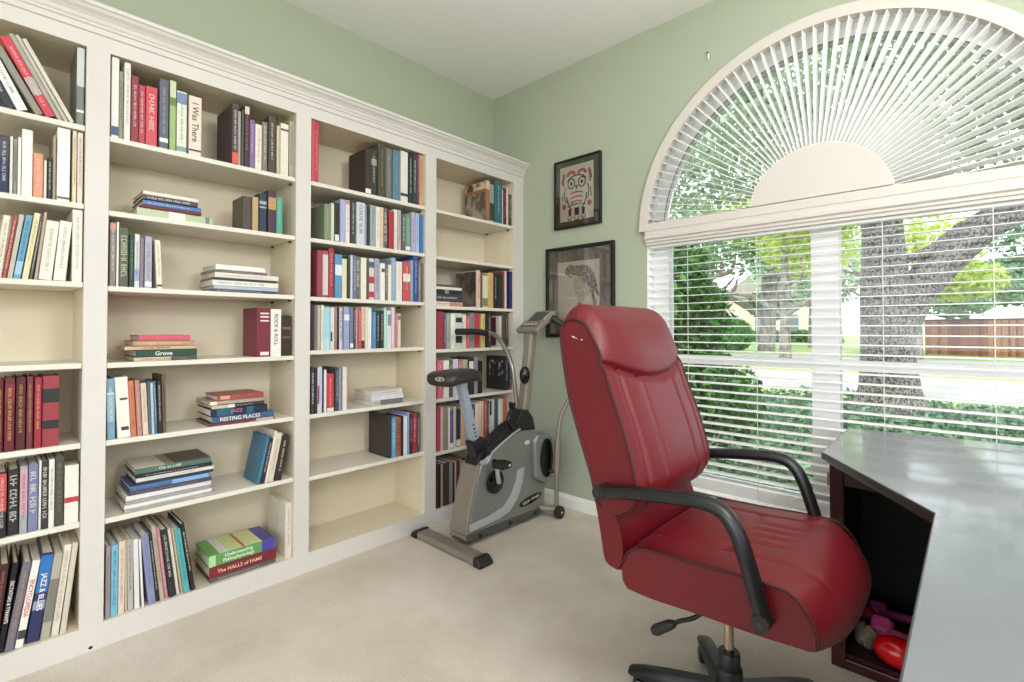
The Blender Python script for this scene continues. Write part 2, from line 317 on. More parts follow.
 ('S', 2, 4, 0.9175, 0.0402, 0.1815, 0.131, 0.0, '#3a2a1e', 'short dark brown book', {'b': [(0.66, 0.72, '#6d5c4c'), (0.44, 0.48, '#6d5c4c')], 'm': ''}),
 ('S', 2, 5, 0.3061, 0.0224, 0.2178, 0.157, -1.2, '#6d9cba', 'blue book with pale bands', {'b': [(0.3, 0.75, '#8fb3c0'), (0.75, 0.77, '#e2e6e6')], 't': '#dfe8ea'}),
 ('S', 2, 5, 0.336, 0.0383, 0.2217, 0.16, -5.4, '#e2dcd0', 'thick white book with black feather mark', {'b': [(0.62, 0.655, '#3a3835'), (0.12, 0.18, '#3a3835')], 'bi': 0.3, 'm': ''}),
 ('S', 2, 5, 0.3758, 0.0158, 0.2061, 0.148, -4.4, '#d4703f', 'orange book', {'t': '#a84a26'}),
 ('S', 2, 5, 0.3938, 0.0143, 0.2072, 0.149, -3.0, '#b97f72', 'dusty pink book', {'t': '#dcb8ac'}),
 ('S', 2, 5, 0.4105, 0.0179, 0.1944, 0.14, -3.0, '#d6bf9f', 'beige book with brown lettering', {'t': '#9a7f62'}),
 ('S', 2, 5, 0.4301, 0.0069, 0.1938, 0.14, -2.4, '#5a6676', 'slim slate book', {'m': ''}),
 ('S', 2, 5, 0.4382, 0.0087, 0.1947, 0.14, -2.2, '#9fc0d0', 'slim light blue book', {'m': ''}),
 ('S', 2, 5, 0.4482, 0.008, 0.1995, 0.144, -2.5, '#3d6f86', 'slim teal blue book'),
 ('S', 2, 5, 0.4576, 0.013, 0.1998, 0.144, -1.9, '#232324', 'black book with white lettering'),
 ('S', 2, 5, 0.4722, 0.0118, 0.2204, 0.159, -1.5, '#6b5240', 'tall brown book at row end', {'t': '#2f241c'}),
 ('L', 2, 5, 0.6316, 0.256, 0.0121, 0.19, 0.7236, '#7a2a34', 'thin dark red book at bottom of stack', {'b': [(0.7, 0.98, '#b8a49a')], 'm': ''}),
 ('L', 2, 5, 0.641, 0.2427, 0.0258, 0.19, 0.7357, '#335c84', 'blue book reading RESTING PLACES', {'T': 'RESTING PLACES'}),
 ('L', 2, 5, 0.6344, 0.2196, 0.0315, 0.19, 0.7616, '#1f2740', 'navy book with pink JAZZ lettering', {'T': 'JAZZ', 't': '#d45aa0', 'b': [(0.1, 0.38, '#1d5a6c'), (0.62, 0.74, '#1d5a6c')]}),
 ('L', 2, 5, 0.6373, 0.2069, 0.015, 0.19, 0.793, '#3a3634', 'black and white book in stack', {'b': [(0.0, 0.3, '#c9b8a2'), (0.3, 0.42, '#e4e0da')], 't': '#d0ccc6'}),
 ('L', 2, 5, 0.6299, 0.205, 0.0157, 0.19, 0.8081, '#a8977e', 'tan book with cream label in stack', {'b': [(0.02, 0.14, '#e6dcc6')], 't': '#e6dcc6'}),
 ('L', 2, 5, 0.6595, 0.1815, 0.0224, 0.17, 0.8238, '#a3463c', 'brick red book on top of stack', {'b': [(0.06, 0.26, '#d99a80')], 'bi': 0.25, 'm': ''}),
 ('L', 2, 6, 0.3576, 0.2971, 0.0129, 0.2, 0.4466, '#a8a39a', 'grey mottled book at bottom of stack', {'t': '#4a4642'}),
 ('L', 2, 6, 0.3575, 0.2856, 0.0146, 0.2, 0.4595, '#dedad4', 'white book second from bottom of stack', {'m': ''}),
 ('L', 2, 6, 0.3618, 0.2748, 0.0146, 0.2, 0.474, '#9c989c', 'grey lined book in stack', {'t': '#cfcbc6'}),
 ('L', 2, 6, 0.363, 0.2777, 0.0189, 0.2, 0.4886, '#e2dfda', 'white book in middle of stack', {'m': ''}),
 ('L', 2, 6, 0.3701, 0.2683, 0.0155, 0.2, 0.5075, '#4a4458', 'dark purple book in stack', {'t': '#a39cb0'}),
 ('L', 2, 6, 0.3741, 0.26, 0.0173, 0.2, 0.523, '#3c6aa0', 'blue and white book in stack', {'b': [(0.5, 0.98, '#7fa9cc')], 'm': ''}),
 ('L', 2, 6, 0.3924, 0.2542, 0.0096, 0.2, 0.5403, '#2f3340', 'thin dark blue book in stack', {'m': ''}),
 ('L', 2, 6, 0.3923, 0.2564, 0.0157, 0.2, 0.5498, '#d9d4cc', 'white book third from top of stack', {'t': '#7a756e'}),
 ('L', 2, 6, 0.3921, 0.25, 0.0139, 0.2, 0.5655, '#252326', 'thin black book with white lettering in stack'),
 ('L', 2, 6, 0.3874, 0.2504, 0.0217, 0.2, 0.5794, '#47695e', 'green book reading City on a Hill', {'T': 'City on a Hill', 'fc': [(0, 0.38, '#d3cbbb'), (0.38, 0.5, '#8f8273'), (0.5, 1, '#4f423a')]}),
 ('S', 2, 6, 0.8127, 0.0141, 0.2058, 0.16, 13.7, '#1f6f92', 'teal book with dark blue cover, leaning right', {'t': '#7fb0c0'}),
 ('S', 2, 6, 0.8287, 0.0151, 0.1927, 0.139, 14.3, '#3b2238', 'dark plum book with white lettering, leaning right'),
 ('S', 2, 6, 0.8466, 0.0095, 0.2252, 0.162, 11.3, '#ddd3c4', 'tall white book leaning right', {'m': ''}),
 ('S', 2, 6, 0.8578, 0.0251, 0.2121, 0.153, 11.0, '#d6c8ae', 'cream book leaning right', {'t': '#a08e72'}),
 ('S', 2, 6, 0.887, 0.0288, 0.1985, 0.143, 9.8, '#3a2722', 'dark brown book with white lettering, leaning right'),
 ('S', 2, 7, 0.3064, 0.0131, 0.2574, 0.185, 0.0, '#a08d90', 'mauve grey book against the bay side', {'t': '#6f5c60'}),
 ('S', 2, 7, 0.3215, 0.02, 0.2542, 0.183, -1.0, '#5eb4d2', 'sky blue book with dark lettering', {'t': '#1f4a66'}),
 ('S', 2, 7, 0.343, 0.0179, 0.2605, 0.188, -0.9, '#dbc6ad', 'beige book with red lettering', {'t': '#a8504a'}),
 ('S', 2, 7, 0.363, 0.0068, 0.2616, 0.188, -1.6, '#cbb598', 'slim beige book', {'m': ''}),
 ('S', 2, 7, 0.3718, 0.0168, 0.2595, 0.187, -2.1, '#b2aaa2', 'speckled grey book'),
 ('S', 2, 7, 0.3917, 0.0155, 0.2564, 0.185, -2.9, '#d5d5d2', 'white and grey book', {'m': ''}),
 ('S', 2, 7, 0.413, 0.0065, 0.2535, 0.183, -4.5, '#e0dcd6', 'slim white leaning book', {'m': ''}),
 ('S', 2, 7, 0.4331, 0.0232, 0.2642, 0.19, -8.2, '#7f86b2', 'lavender blue leaning book', {'t': '#6a6f98'}),
 ('S', 2, 7, 0.4582, 0.0104, 0.2619, 0.189, -9.4, '#2b2a2a', 'slim black leaning book with white lettering'),
 ('S', 2, 7, 0.4704, 0.0131, 0.2899, 0.209, -10.1, '#b8a690', 'taupe leaning book', {'t': '#6b4a40'}),
 ('S', 2, 7, 0.4855, 0.0117, 0.28, 0.202, -9.9, '#c97f88', 'slim pink leaning book', {'t': '#f0dcd8'}),
 ('S', 2, 7, 0.4996, 0.0217, 0.2686, 0.193, -9.3, '#2a2a2a', 'black leaning book with white lettering'),
 ('S', 2, 7, 0.5239, 0.0104, 0.2659, 0.191, -10.0, '#d8cbbd', 'slim cream leaning book', {'m': ''}),
 ('S', 2, 7, 0.5373, 0.0072, 0.2673, 0.192, -9.5, '#b89c7c', 'slim tan leaning book', {'m': ''}),
 ('S', 2, 7, 0.5463, 0.0208, 0.2567, 0.185, -9.0, '#2fa7ac', 'turquoise leaning book', {'t': '#1f7a82'}),
 ('S', 2, 7, 0.572, 0.0137, 0.2751, 0.198, -8.5, '#242223', 'tall black book at end of leaning row'),
 ('L', 2, 7, 0.6411, 0.2555, 0.0188, 0.21, 0.087, '#5c5c58', 'thin grey book under red book', {'t': '#c9c9c4'}),
 ('L', 2, 7, 0.635, 0.2615, 0.0463, 0.2, 0.1058, '#7f1826', 'dark red book reading The HALLS of FAME', {'T': 'The HALLS of FAME', 't': '#e6c79c'}),
 ('L', 2, 7, 0.6318, 0.2596, 0.0463, 0.19, 0.1521, '#4f9a3a', 'green and purple book reading Understanding', {'T': 'Understanding\nPathophysiology', 't': '#e2efd2', 'b': [(0.79, 1.0, '#4a3f9c'), (0.0, 0.1, '#a9cf8f')], 'fc': [(0, 0.16, '#5f9f4a'), (0.16, 0.3, '#d9d2d0'), (0.3, 0.5, '#c3cf8c'), (0.5, 0.54, '#c8504a'), (0.54, 0.8, '#c9cf98'), (0.8, 1, '#453c8e')]}),
 ('S', 2, 7, 0.9389, 0.0349, 0.2474, 0.2, 0.0, '#d9cdbb', 'tall cream book against the bay side', {'t': '#8f8474'}),
 ('S', 3, 1, 1.0469, 0.0125, 0.2903, 0.209, 0.0, '#d0485c', 'pink red book in left corner', {'m': ''}),
 ('S', 3, 1, 1.0611, 0.0212, 0.2906, 0.209, 0.0, '#c93049', 'red book in left corner', {'t': '#e9909a'}),
 ('S', 3, 1, 1.3313, 0.0319, 0.2338, 0.17, 0.0, '#3a3029', 'thick dark brown book with white sticker', {'b': [(0.02, 0.12, '#e4dccb')], 'm': ''}),
 ('S', 3, 1, 1.3666, 0.0325, 0.2402, 0.173, 0.0, '#39403a', 'dark green book with pale label', {'b': [(0.66, 0.8, '#8f958a')]}),
 ('S', 3, 1, 1.4039, 0.0476, 0.2802, 0.202, 0.0, '#4d4a38', 'thick olive brown book', {'t': '#a39a74'}),
 ('S', 3, 1, 1.4535, 0.0335, 0.2699, 0.194, 0.0, '#77706a', 'taupe patterned book', {'t': '#b8b0a6'}),
 ('S', 3, 1, 1.4927, 0.0387, 0.2716, 0.196, 0.0, '#4d7f9a', 'blue book', {'t': '#8fb0c0'}),
 ('S', 3, 1, 1.5335, 0.0107, 0.2724, 0.196, 0.0, '#7f877f', 'slim grey green book', {'m': ''}),
 ('S', 3, 1, 1.5471, 0.0469, 0.2808, 0.202, 0.0, '#ddd8cd', 'white book with dark spot', {'b': [(0.12, 0.18, '#3c3a38')], 'm': ''}),
 ('S', 3, 1, 1.6, 0.0245, 0.2755, 0.198, 0.0, '#2b3142', 'navy book with pale lettering'),
 ('S', 3, 1, 1.6267, 0.0232, 0.2823, 0.203, 0.0, '#2d4038', 'slim dark green book'),
 ('S', 3, 1, 1.6521, 0.0171, 0.2881, 0.207, 0.0, '#6a3f66', 'slim purple book', {'t': '#c98a8a'}),
 ('S', 3, 1, 1.6722, 0.0337, 0.2906, 0.209, 0.0, '#d09862', 'tan orange book at row end', {'t': '#8a5a34'}),
 ('S', 3, 2, 1.112, 0.0314, 0.1744, 0.2, 0.0, '#7b8a68', 'olive green book with dark green cover', {'t': '#a9b496'}),
 ('S', 3, 2, 1.1449, 0.0166, 0.1835, 0.132, 0.0, '#c9cbae', 'pale sage book', {'m': ''}),
 ('S', 3, 2, 1.1657, 0.0232, 0.1923, 0.138, 0.0, '#332a2a', 'dark brown book with white foot', {'b': [(0.02, 0.18, '#d8d4ce')], 'm': ''}),
 ('S', 3, 2, 1.1933, 0.0246, 0.2129, 0.153, 0.0, '#a3a9d2', 'lavender blue book', {'b': [(0.0, 1.0, '#a3a9d2')], 'm': ''}),
 ('S', 3, 2, 1.2222, 0.0231, 0.2139, 0.154, 0.0, '#e5dbd4', 'white book with pink top', {'b': [(0.9, 0.99, '#c98a84')], 't': '#8a827c'}),
 ('S', 3, 2, 1.2507, 0.0206, 0.2192, 0.158, 0.0, '#45413f', 'black and white slim book'),
 ('S', 3, 2, 1.2807, 0.0463, 0.2161, 0.156, 0.0, '#c5cbd0', 'pale grey book with dark figures', {'t': '#3e4346', 'big': 1}),
 ('S', 3, 2, 1.3301, 0.0155, 0.2112, 0.152, 0.0, '#8f93b8', 'slim lavender book', {'m': ''}),
 ('S', 3, 2, 1.3416, 0.0124, 0.2048, 0.147, 0.0, '#2c2f33', 'slim black book', {'m': ''}),
 ('S', 3, 2, 1.357, 0.0318, 0.2147, 0.155, 0.0, '#93a6a2', 'grey green book with white lettering'),
 ('S', 3, 2, 1.3912, 0.0232, 0.2121, 0.153, 0.0, '#e2dcd2', 'white book with black dot', {'t': '#8a8680'}),
 ('S', 3, 2, 1.4162, 0.0204, 0.2137, 0.154, 0.0, '#dcb796', 'peach book', {'m': ''}),
 ('S', 3, 2, 1.4403, 0.0238, 0.2157, 0.155, 0.0, '#6a655e', 'black and cream speckled book', {'big': 1, 't': '#e4decf'}),
 ('S', 3, 2, 1.4704, 0.0313, 0.2025, 0.146, 0.0, '#b02338', 'red book with plain spine', {'m': ''}),
 ('S', 3, 2, 1.5037, 0.0234, 0.2187, 0.157, 0.0, '#d9d6c9', 'ivory book beside red book', {'m': ''}),
 ('S', 3, 2, 1.529, 0.0185, 0.22, 0.158, 0.0, '#b7b0ae', 'slim grey book with pink foot', {'b': [(0.05, 0.3, '#cf9fa6')]}),
 ('S', 3, 2, 1.5514, 0.0261, 0.2021, 0.146, 0.0, '#57645e', 'dark green and white slim book'),
 ('S', 3, 2, 1.5807, 0.032, 0.2048, 0.147, 0.0, '#5f9a78', 'green book with white foot', {'b': [(0.04, 0.14, '#dfe6de')], 't': '#c9dccf'}),
 ('S', 3, 2, 1.6174, 0.0222, 0.2217, 0.16, 0.0, '#b3a8cc', 'lilac book', {'t': '#7a6f98'}),
 ('S', 3, 2, 1.6443, 0.026, 0.2209, 0.159, 0.0, '#9fb9dc', 'pale blue and white book', {'t': '#3a4f86'}),
 ('S', 3, 2, 1.6731, 0.0207, 0.2167, 0.156, 0.0, '#2f6fb0', 'blue book with plain spine', {'m': ''}),
 ('S', 3, 2, 1.6958, 0.0145, 0.2201, 0.158, 0.0, '#7fb0d8', 'slim light blue book at row end', {'m': ''}),
 ('S', 3, 3, 1.0764, 0.0276, 0.2234, 0.2, 0.0, '#9c3a4a', 'maroon glossy book in left corner', {'m': ''}),
 ('S', 3, 3, 1.1067, 0.0281, 0.2249, 0.162, 0.0, '#a05054', 'red book with worn white spine', {'b': [(0.05, 0.92, '#d0c4c0')], 'm': ''}),
 ('S', 3, 3, 1.1372, 0.0259, 0.239, 0.172, 0.0, '#b02c32', 'tall red book with white foot', {'t': '#e4c8c4'}),
 ('S', 3, 3, 1.1692, 0.0362, 0.2153, 0.155, 0.0, '#3f93c4', 'blue book with white label', {'b': [(0.52, 0.76, '#d5dde2')], 'm': ''}),
 ('S', 3, 3, 1.2074, 0.0252, 0.1971, 0.142, 0.0, '#dccf9e', 'pale yellow book', {'m': ''}),
 ('S', 3, 3, 1.2351, 0.0127, 0.2126, 0.153, 0.0, '#3a3a34', 'slim black book', {'m': ''}),
 ('S', 3, 3, 1.2494, 0.0109, 0.2184, 0.157, 0.0, '#c9ccd0', 'slim white book', {'m': ''}),
 ('S', 3, 3, 1.2623, 0.0188, 0.2181, 0.157, 0.0, '#6a7499', 'slate blue book', {'t': '#c9cfdd'}),
 ('S', 3, 3, 1.2826, 0.0205, 0.2159, 0.155, 0.0, '#6b6c68', 'grey book with white lettering', {'big': 1}),
 ('S', 3, 3, 1.3067, 0.0303, 0.2123, 0.153, 0.0, '#e2d8bd', 'cream book', {'m': ''}),
 ('S', 3, 3, 1.3432, 0.0115, 0.2024, 0.146, 0.0, '#57544f', 'slim grey brown book', {'m': ''}),
 ('S', 3, 3, 1.3569, 0.0302, 0.2139, 0.154, 0.0, '#d5c9bd', 'cream book with red diagonal bands', {'b': [(0.4, 0.56, '#c03048'), (0.06, 0.2, '#c03048'), (0.78, 0.92, '#4c5a7a')], 'm': ''}),
 ('S', 3, 3, 1.3892, 0.0265, 0.2171, 0.156, 0.0, '#a2a2bd', 'lavender grey book'),
 ('S', 3, 3, 1.4189, 0.0275, 0.1947, 0.14, 0.0, '#e5e1d6', 'white book with black emblem', {'b': [(0.76, 0.86, '#55555a')], 'bi': 0.2, 'm': ''}),
 ('S', 3, 3, 1.4497, 0.0172, 0.1902, 0.137, 0.0, '#7a6a55', 'slim brown book'),
 ('S', 3, 3, 1.4691, 0.0201, 0.1922, 0.138, 0.0, '#e2dbc6', 'ivory book', {'m': ''}),
 ('S', 3, 3, 1.4915, 0.027, 0.2326, 0.168, 0.0, '#8fa6c2', 'tall grey blue book', {'t': '#dfe6ee'}),
 ('S', 3, 3, 1.5208, 0.0365, 0.2147, 0.155, 0.0, '#e0d8c9', 'thick cream book', {'t': '#b0a696'}),
 ('S', 3, 3, 1.5602, 0.0467, 0.2168, 0.156, 0.0, '#cf4350', 'red and white book', {'b': [(0.5, 0.7, '#e6d8d0')], 't': '#f0dcd8'}),
 ('S', 3, 3, 1.6098, 0.017, 0.2301, 0.166, 0.0, '#7fa0a6', 'slim grey teal book', {'m': ''}),
 ('S', 3, 3, 1.6286, 0.0322, 0.2534, 0.182, 0.0, '#2b4c9c', 'tall royal blue book with white lettering'),
 ('S', 3, 3, 1.6632, 0.0163, 0.2231, 0.161, 0.0, '#7a7c86', 'slim grey book'),
 ('S', 3, 3, 1.6819, 0.022, 0.2203, 0.159, 0.0, '#6b5236', 'brown book at row end', {'t': '#b89a6a'}),
 ('S', 3, 4, 1.0511, 0.0146, 0.2114, 0.152, 0.0, '#3a3030', 'dark brown book in left corner', {'m': ''}),
 ('S', 3, 4, 1.0671, 0.0131, 0.214, 0.154, 0.0, '#77787a', 'grey book with dark lettering', {'t': '#34343a'}),
 ('S', 3, 4, 1.0828, 0.014, 0.2146, 0.154, 0.0, '#c2a98e', 'beige book', {'m': ''}),
 ('S', 3, 4, 1.0983, 0.0129, 0.2151, 0.155, 0.0, '#dcd8c4', 'ivory book', {'t': '#8a8674'}),
 ('S', 3, 4, 1.1143, 0.0303, 0.2078, 0.15, 0.0, '#8fcfe2', 'thick light blue book', {'b': [(0.0, 0.3, '#a9d6d6')], 'm': ''}),
 ('S', 3, 4, 1.1469, 0.0194, 0.2066, 0.149, 0.0, '#ddc9c9', 'white and pink book with black panel', {'b': [(0.2, 0.42, '#2b2b30')], 'bi': -0.45, 'm': ''}),
 ('S', 3, 4, 1.1687, 0.0131, 0.2114, 0.152, 0.0, '#8a7a70', 'grey brown book', {'t': '#d6c8be'}),
 ('S', 3, 4, 1.1846, 0.0083, 0.2098, 0.151, 0.0, '#3a2235', 'slim dark plum book', {'m': ''}),
 ('S', 3, 4, 1.1944, 0.0169, 0.2082, 0.15, 0.0, '#cfc2c6', 'white book with plum stains', {'t': '#4a2a40', 'big': 1}),
 ('S', 3, 4, 1.2154, 0.029, 0.2112, 0.152, 0.0, '#8d9cc4', 'periwinkle blue book with pale band', {'b': [(0.68, 0.82, '#d5d9e4')], 'm': ''}),
 ('S', 3, 4, 1.2469, 0.0179, 0.2099, 0.151, 0.0, '#6b7596', 'slate blue book with navy edge', {'b': [(0.04, 0.14, '#d9dde4')], 'm': ''}),
 ('S', 3, 4, 1.2668, 0.0129, 0.2083, 0.15, 0.0, '#454646', 'black and white slim book'),
 ('S', 3, 4, 1.2798, 0.0112, 0.2087, 0.15, 0.0, '#cf9088', 'dusty pink book', {'m': ''}),
 ('S', 3, 4, 1.293, 0.0184, 0.2114, 0.152, 0.0, '#c2484c', 'red book with pale lettering', {'t': '#f0d0c8'}),
 ('S', 3, 4, 1.3139, 0.0186, 0.2143, 0.154, 0.0, '#e2c4b0', 'peach book with dark foot', {'b': [(0.0, 0.2, '#5a2a2c')], 't': '#a8705c'}),
 ('S', 3, 4, 1.3341, 0.0115, 0.2148, 0.155, 0.0, '#ddd0b4', 'slim cream book', {'m': ''}),
 ('S', 3, 4, 1.3497, 0.0225, 0.2112, 0.152, 0.0, '#e6e0d8', 'white book with plain spine', {'m': ''}),
 ('S', 3, 4, 1.3763, 0.0219, 0.1921, 0.138, 0.0, '#3f86bc', 'blue book', {'t': '#9fc6de'}),
 ('S', 3, 4, 1.4002, 0.0196, 0.1949, 0.14, 0.0, '#33363c', 'charcoal book with pale lettering'),
 ('S', 3, 4, 1.4215, 0.0194, 0.1978, 0.142, 0.0, '#2d2f2c', 'black book with white lettering'),
 ('S', 3, 4, 1.4445, 0.0144, 0.2141, 0.154, 0.0, '#a5dcc6', 'mint green book', {'m': ''}),
 ('S', 3, 4, 1.4616, 0.0261, 0.199, 0.143, 0.0, '#dcd8dc', 'white book with grey portrait', {'b': [(0.6, 0.9, '#7b7b80')], 'bi': 0.2, 't': '#b0a9b4'}),
 ('S', 3, 4, 1.4905, 0.0185, 0.2179, 0.157, 0.0, '#d5c3d2', 'pale lilac book', {'m': ''}),
 ('S', 3, 4, 1.5133, 0.0155, 0.1865, 0.134, 0.0, '#cc7d7c', 'rose book', {'m': ''}),
 ('S', 3, 4, 1.5311, 0.0179, 0.1846, 0.133, 0.0, '#dccbb0', 'cream book with grey label at row end', {'b': [(0.82, 0.94, '#77786f')], 'm': ''}),
 ('S', 3, 5, 1.0536, 0.0151, 0.2183, 0.157, 0.0, '#3a3c38', 'black book with large white lettering', {'big': 1}),
 ('S', 3, 5, 1.0706, 0.0114, 0.2153, 0.155, 0.0, '#3d2a30', 'slim dark maroon book', {'m': ''}),
 ('S', 3, 5, 1.0838, 0.0215, 0.2185, 0.157, 0.0, '#c3c8da', 'pale lavender book with magenta edge', {'b': [(0.2, 0.6, '#8f3a62')], 'bi': -0.35, 't': '#7a7f96'}),
 ('S', 3, 5, 1.1072, 0.0077, 0.2155, 0.155, 0.0, '#28385c', 'slim navy book', {'m': ''}),
 ('S', 3, 5, 1.1164, 0.0135, 0.2042, 0.147, 0.0, '#e6d8d4', 'slim pinkish white book', {'m': ''}),
 ('S', 3, 5, 1.1323, 0.0361, 0.1835, 0.132, 0.0, '#cc2a3a', 'short bright red book', {'t': '#f0b8a4', 'b': [(0.0, 0.1, '#d9d4cc')]}),
 ('S', 3, 5, 1.1718, 0.0167, 0.2116, 0.152, 0.0, '#45464c', 'black and white slim book'),
 ('S', 3, 5, 1.1909, 0.0128, 0.2084, 0.15, 0.0, '#7f9cc0', 'slim grey blue book', {'m': ''}),
 ('S', 3, 5, 1.2117, 0.0219, 0.2113, 0.152, 0.0, '#e2cdca', 'pale pink book at row end', {'m': ''}),
 ('L', 3, 5, 1.3717, 0.1986, 0.0269, 0.17, 0.7221, '#b9bcb8', 'white and grey book at bottom of stack', {'b': [(0.28, 0.98, '#6d6f72')], 'big': 1}),
 ('L', 3, 5, 1.3734, 0.1935, 0.0256, 0.17, 0.749, '#d2d3d8', 'silver white book in middle of stack', {'m': ''}),
 ('L', 3, 5, 1.3696, 0.1902, 0.0256, 0.17, 0.7745, '#cfcac8', 'white and black book on top of stack', {'b': [(0.02, 0.98, '#cfcac8')], 't': '#3a3836'}),
 ('S', 3, 6, 1.4788, 0.0163, 0.2282, 0.2, 0.0, '#3a332e', 'large black book with plain dark cover', {'m': ''}),
 ('S', 3, 6, 1.4973, 0.0251, 0.212, 0.153, 0.0, '#4f9fcc', 'light blue book', {'t': '#dff0f6'}),
 ('S', 3, 6, 1.5253, 0.0279, 0.2115, 0.152, 0.0, '#a8583a', 'orange and black photo-spined book', {'t': '#2a201c', 'big': 1}),
 ('S', 3, 6, 1.5555, 0.0106, 0.2155, 0.155, 0.0, '#26262a', 'slim black book', {'m': ''}),
 ('S', 3, 6, 1.5683, 0.0204, 0.2132, 0.154, 0.0, '#dcd8e2', 'white book', {'m': ''}),
 ('S', 3, 6, 1.591, 0.0166, 0.2297, 0.165, 0.0, '#8f9cc4', 'slim lavender blue book', {'m': ''}),
 ('S', 3, 6, 1.6098, 0.0134, 0.222, 0.16, 0.0, '#2c3044', 'slim navy book'),
 ('S', 3, 6, 1.6263, 0.0287, 0.2191, 0.158, 0.0, '#b5162f', 'crimson book with white lettering'),
 ('S', 3, 6, 1.659, 0.0164, 0.2192, 0.158, 0.0, '#4a4a4a', 'slim dark grey book at row end'),
 ('S', 4, 1, 2.1933, 0.0318, 0.2632, 0.205, 0.0, '#a8623e', 'large brown photo-covered book with orange spine', {'b': [(0.78, 0.99, '#cdb48c')], 'pc': 1, 'm': ''}),
 ('S', 4, 1, 2.2281, 0.0396, 0.2459, 0.177, 0.0, '#8f9488', 'grey book with dark green foot', {'b': [(0.05, 0.5, '#2f4238')], 'm': ''}),
 ('S', 4, 1, 2.2715, 0.0662, 0.2727, 0.196, 0.0, '#0f6a72', 'teal book with white lettering'),
 ('S', 4, 1, 2.34, 0.0145, 0.2351, 0.169, 0.0, '#cfb0aa', 'slim pale pink book', {'m': ''}),
 ('S', 4, 1, 2.3568, 0.0266, 0.2458, 0.177, 0.0, '#5a2a30', 'black book with red pattern', {'big': 1, 't': '#c95a54'}),
 ('S', 4, 1, 2.3857, 0.0174, 0.2539, 0.183, 0.0, '#dcc6bc', 'slim pinkish white book', {'m': ''}),
 ('S', 4, 1, 2.4063, 0.0359, 0.2154, 0.155, 0.0, '#4a4430', 'short dark olive book at row end'),
 ('L', 4, 3, 1.7797, 0.2192, 0.0267, 0.15, 1.2585, '#c98a72', 'orange and white book at bottom of stack', {'b': [(0.0, 0.5, '#d9c4b4')], 't': '#8a4434'}),
 ('L', 4, 3, 1.7766, 0.2141, 0.0461, 0.15, 1.2852, '#3c4048', 'black book with white mottled spine', {'big': 1}),
 ('L', 4, 3, 1.7783, 0.2056, 0.0233, 0.15, 1.3314, '#2a2a2c', 'black book with green label', {'b': [(0.36, 0.5, '#6f9a6a')], 'm': ''}),
 ('L', 4, 3, 1.7764, 0.2088, 0.0175, 0.15, 1.3547, '#dcd8d2', 'white book in stack', {'m': ''}),
 ('L', 4, 3, 1.7763, 0.1554, 0.0136, 0.15, 1.3722, '#5a5a56', 'dark grey book on top of stack', {'m': ''}),
 ('S', 4, 3, 2.1094, 0.029, 0.2332, 0.21, 0.0, '#d6bfa2', 'large brown photo-covered book with cream spine', {'t': '#b85a40', 'big': 1, 'pc': 2}),
 ('S', 4, 3, 2.1405, 0.0199, 0.2142, 0.154, 0.0, '#7a4a34', 'slim rust brown book', {'m': ''}),
 ('S', 4, 3, 2.164, 0.0456, 0.2037, 0.147, 0.0, '#d2d0b4', 'cream book with green foot', {'b': [(0.04, 0.3, '#7f8060')], 'm': ''}),
 ('S', 4, 3, 2.2116, 0.0497, 0.2267, 0.163, 0.0, '#d3a855', 'ochre yellow book', {'t': '#9a7430'}),
 ('S', 4, 3, 2.2673, 0.0282, 0.2222, 0.16, 0.0, '#2a2524', 'slim black book with white lettering'),
 ('S', 4, 3, 2.2984, 0.0437, 0.2199, 0.158, 0.0, '#232a2a', 'black book', {'t': '#4a5a52'}),
 ('S', 4, 3, 2.3443, 0.0195, 0.2449, 0.176, 0.0, '#7d4030', 'slim reddish brown book', {'m': ''}),
 ('S', 4, 3, 2.3668, 0.0213, 0.2498, 0.18, 0.0, '#e0bfae', 'slim pale pink book', {'m': ''}),
 ('S', 4, 3, 2.4051, 0.0476, 0.2513, 0.181, 0.0, '#23246b', 'deep blue book against the bay side', {'m': ''}),
 ('S', 4, 4, 1.8014, 0.0462, 0.2195, 0.158, 0.0, '#a5283a', 'red book in left corner', {'m': ''}),
 ('S', 4, 4, 1.8507, 0.0184, 0.1957, 0.141, 0.0, '#6a5478', 'purple and white slim book', {'t': '#e4dce4'}),
 ('S', 4, 4, 1.8716, 0.027, 0.2062, 0.148, 0.0, '#9fa88c', 'sage green book', {'t': '#6d785c'}),
 ('S', 4, 4, 1.9025, 0.0295, 0.2119, 0.153, 0.0, '#e3e3d8', 'white book with plain spine', {'m': ''}),
 ('S', 4, 4, 1.9359, 0.0569, 0.213, 0.153, 0.0, '#c9ccc4', 'thick pale grey book with two black squares', {'b': [(0.74, 0.88, '#26282c'), (0.16, 0.36, '#26282c')], 'bi': 0.1, 'm': ''}),
 ('S', 4, 4, 1.9968, 0.0247, 0.209, 0.15, 0.0, '#dccfb2', 'cream book', {'m': ''}),
 ('S', 4, 4, 2.0248, 0.0299, 0.1993, 0.143, 0.0, '#d9566a', 'pink book', {'t': '#f2d6d4'}),
 ('S', 4, 4, 2.0567, 0.0325, 0.2182, 0.157, 0.0, '#788e86', 'grey green book'),
 ('S', 4, 4, 2.0941, 0.0462, 0.2167, 0.156, 0.0, '#c42a4c', 'crimson book', {'m': ''}),
 ('S', 4, 4, 2.1489, 0.0318, 0.2151, 0.155, 0.0, '#d8b84a', 'yellow book with black marks', {'t': '#2a241a'}),
 ('S', 4, 4, 2.1857, 0.0203, 0.2105, 0.152, 0.0, '#262222', 'slim black book', {'m': ''}),
 ('S', 4, 4, 2.2081, 0.0357, 0.2112, 0.152, 0.0, '#37363a', 'black and white book'),
 ('S', 4, 4, 2.3103, 0.0239, 0.205, 0.17, 0.0, '#c9bfb0', 'pale grey book with dark red cover', {'fcol': '#6d2a28', 'm': ''}),
